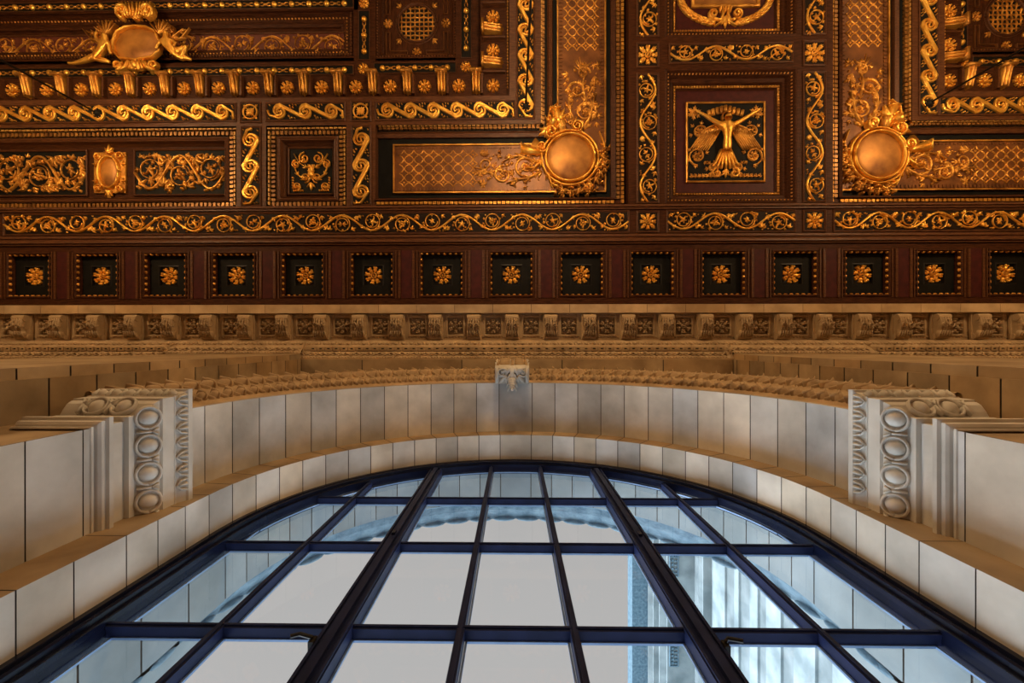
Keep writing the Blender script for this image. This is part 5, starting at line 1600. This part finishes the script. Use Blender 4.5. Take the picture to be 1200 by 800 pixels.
# ================================================================== CHANDELIERS (cables in view) and light
atts = [(wx(117, ZW, 128), wy(130, ZW), 'left'), (wx(616, ZW, 128), wy(126, ZW), 'middle'), (2 * XA - wx(616, ZW, 128), wy(126, ZW), 'right')]
atts[2] = (wx(1086, ZW, 128), wy(127, ZW), 'right')
for (x, y, nme) in atts:
    t = thing('chandelier_cable', 'thin dark chandelier cable hanging from the %s side of the gilt ceiling' % nme if nme != 'middle' else 'thin dark chandelier cable against the upright wave-scroll strip left of centre', 'cable', (x, y, ZW))
    g = M(); g.tube([(x, y, ZW - .02), (x, y, 7.2)], .024, 8); obj('cable', g, IRON, t)
    g = M(CF(x, y, ZW - .05)); g.dome(0, 0, .09, .09, .12, 0, 0, 12, 3); rosette(g, 0, 0, .13, .06, 8); obj('ceiling_rose', g, IRON, t, smooth=True)
    g = M(); g.tube([(x, y, 7.2), (x, y, 6.9), (x, y, 6.4), (x, y, 6.1), (x, y, 5.8)], lambda f: .08 + .25 * math.sin(f * PI), 12)
    for rr, zz_ in ((1.3, 6.3), (.8, 6.8)):
        g.tube([(x + rr * math.cos(a), y + rr * math.sin(a), zz_) for a in [2 * PI * k / 24 for k in range(25)]], .05, 6)
        for k in range(6): a = k * PI / 3; g.tube([(x, y, zz_), (x + rr * math.cos(a), y + rr * math.sin(a), zz_)], .03, 6)
    obj('chandelier_body', g, BRASS, t, smooth=True)
    g = M()
    for rr, zz_, n_ in ((1.3, 6.3, 12), (.8, 6.8, 8)):
        for k in range(n_):
            a = 2 * PI * k / n_
            g.tube([(x + rr * math.cos(a), y + rr * math.sin(a), zz_ + .05 + .03 * j) for j in range(5)], lambda f: .02 + .035 * math.sin(f * PI), 8)
    obj('bulbs', g, BULB, t, smooth=True)
def light(kind, name, loc, energy, col, **k):
    l = bpy.data.lights.new(name, kind); l.energy = energy; l.color = col
    for a, b in k.items(): setattr(l, a, b)
    o = bpy.data.objects.new(name, l); C.objects.link(o); o.location = loc; return o
WARM = (1.0, .66, .34)
for (x, y, nme) in atts:
    light('POINT', 'chandelier_light', (x, y, 7.3), 950, WARM, shadow_soft_size=.35)
# a second row of chandeliers further back and reading lamps on the tables
for x in (-11, 0, 11): light('POINT', 'chandelier_light', (x, -12.5, 6.5), 350, WARM, shadow_soft_size=.35)
for x in (-8, -3, 3, 8): light('POINT', 'table_lamp_light', (x, -3.5, -.5), 60, (1, .62, .30), shadow_soft_size=.2)

# world: grey overcast overhead, brighter and bluer towards the horizon and the lit court below
w = bpy.data.worlds.new('World'); sc.world = w; w.use_nodes = True
nt = w.node_tree; N, L = nt.nodes.new, nt.links.new
bg = nt.nodes['Background']
tc = N('ShaderNodeTexCoord'); sep = N('ShaderNodeSeparateXYZ'); L(tc.outputs['Generated'], sep.inputs[0])
cr = N('ShaderNodeValToRGB'); mr_ = N('ShaderNodeMapRange'); mr_.inputs['From Min'].default_value = -1; mr_.inputs['From Max'].default_value = 1
L(sep.outputs['Z'], mr_.inputs['Value']); L(mr_.outputs['Result'], cr.inputs['Fac'])
e = cr.color_ramp.elements
e[0].position = 0; e[0].color = (.55, .62, .70, 1); e[1].position = .5; e[1].color = (4.5, 5.05, 5.6, 1)
e5 = cr.color_ramp.elements.new(.34); e5.color = (1.7, 1.95, 2.2, 1)
e2 = cr.color_ramp.elements.new(.72); e2.color = (1.9, 2.2, 2.5, 1)
e3 = cr.color_ramp.elements.new(.82); e3.color = (.505, .49, .48, 1)
L(cr.outputs['Color'], bg.inputs['Color'])
# the western half of the horizon is the brighter one; overhead the cloud is even
mz = N('ShaderNodeMapRange'); mz.inputs['From Min'].default_value = .75; mz.inputs['From Max'].default_value = .3; mz.inputs['To Min'].default_value = 0; mz.inputs['To Max'].default_value = -.4
L(sep.outputs['Z'], mz.inputs['Value'])
mm = N('ShaderNodeMath'); mm.operation = 'MULTIPLY_ADD'; L(sep.outputs['X'], mm.inputs[0]); L(mz.outputs['Result'], mm.inputs[1]); mm.inputs[2].default_value = 1.0
L(mm.outputs[0], bg.inputs['Strength'])

sc.view_settings.view_transform = 'Standard'; sc.view_settings.look = 'None'; sc.view_settings.exposure = 0; sc.view_settings.gamma = 1
sc.view_settings.use_curve_mapping = False
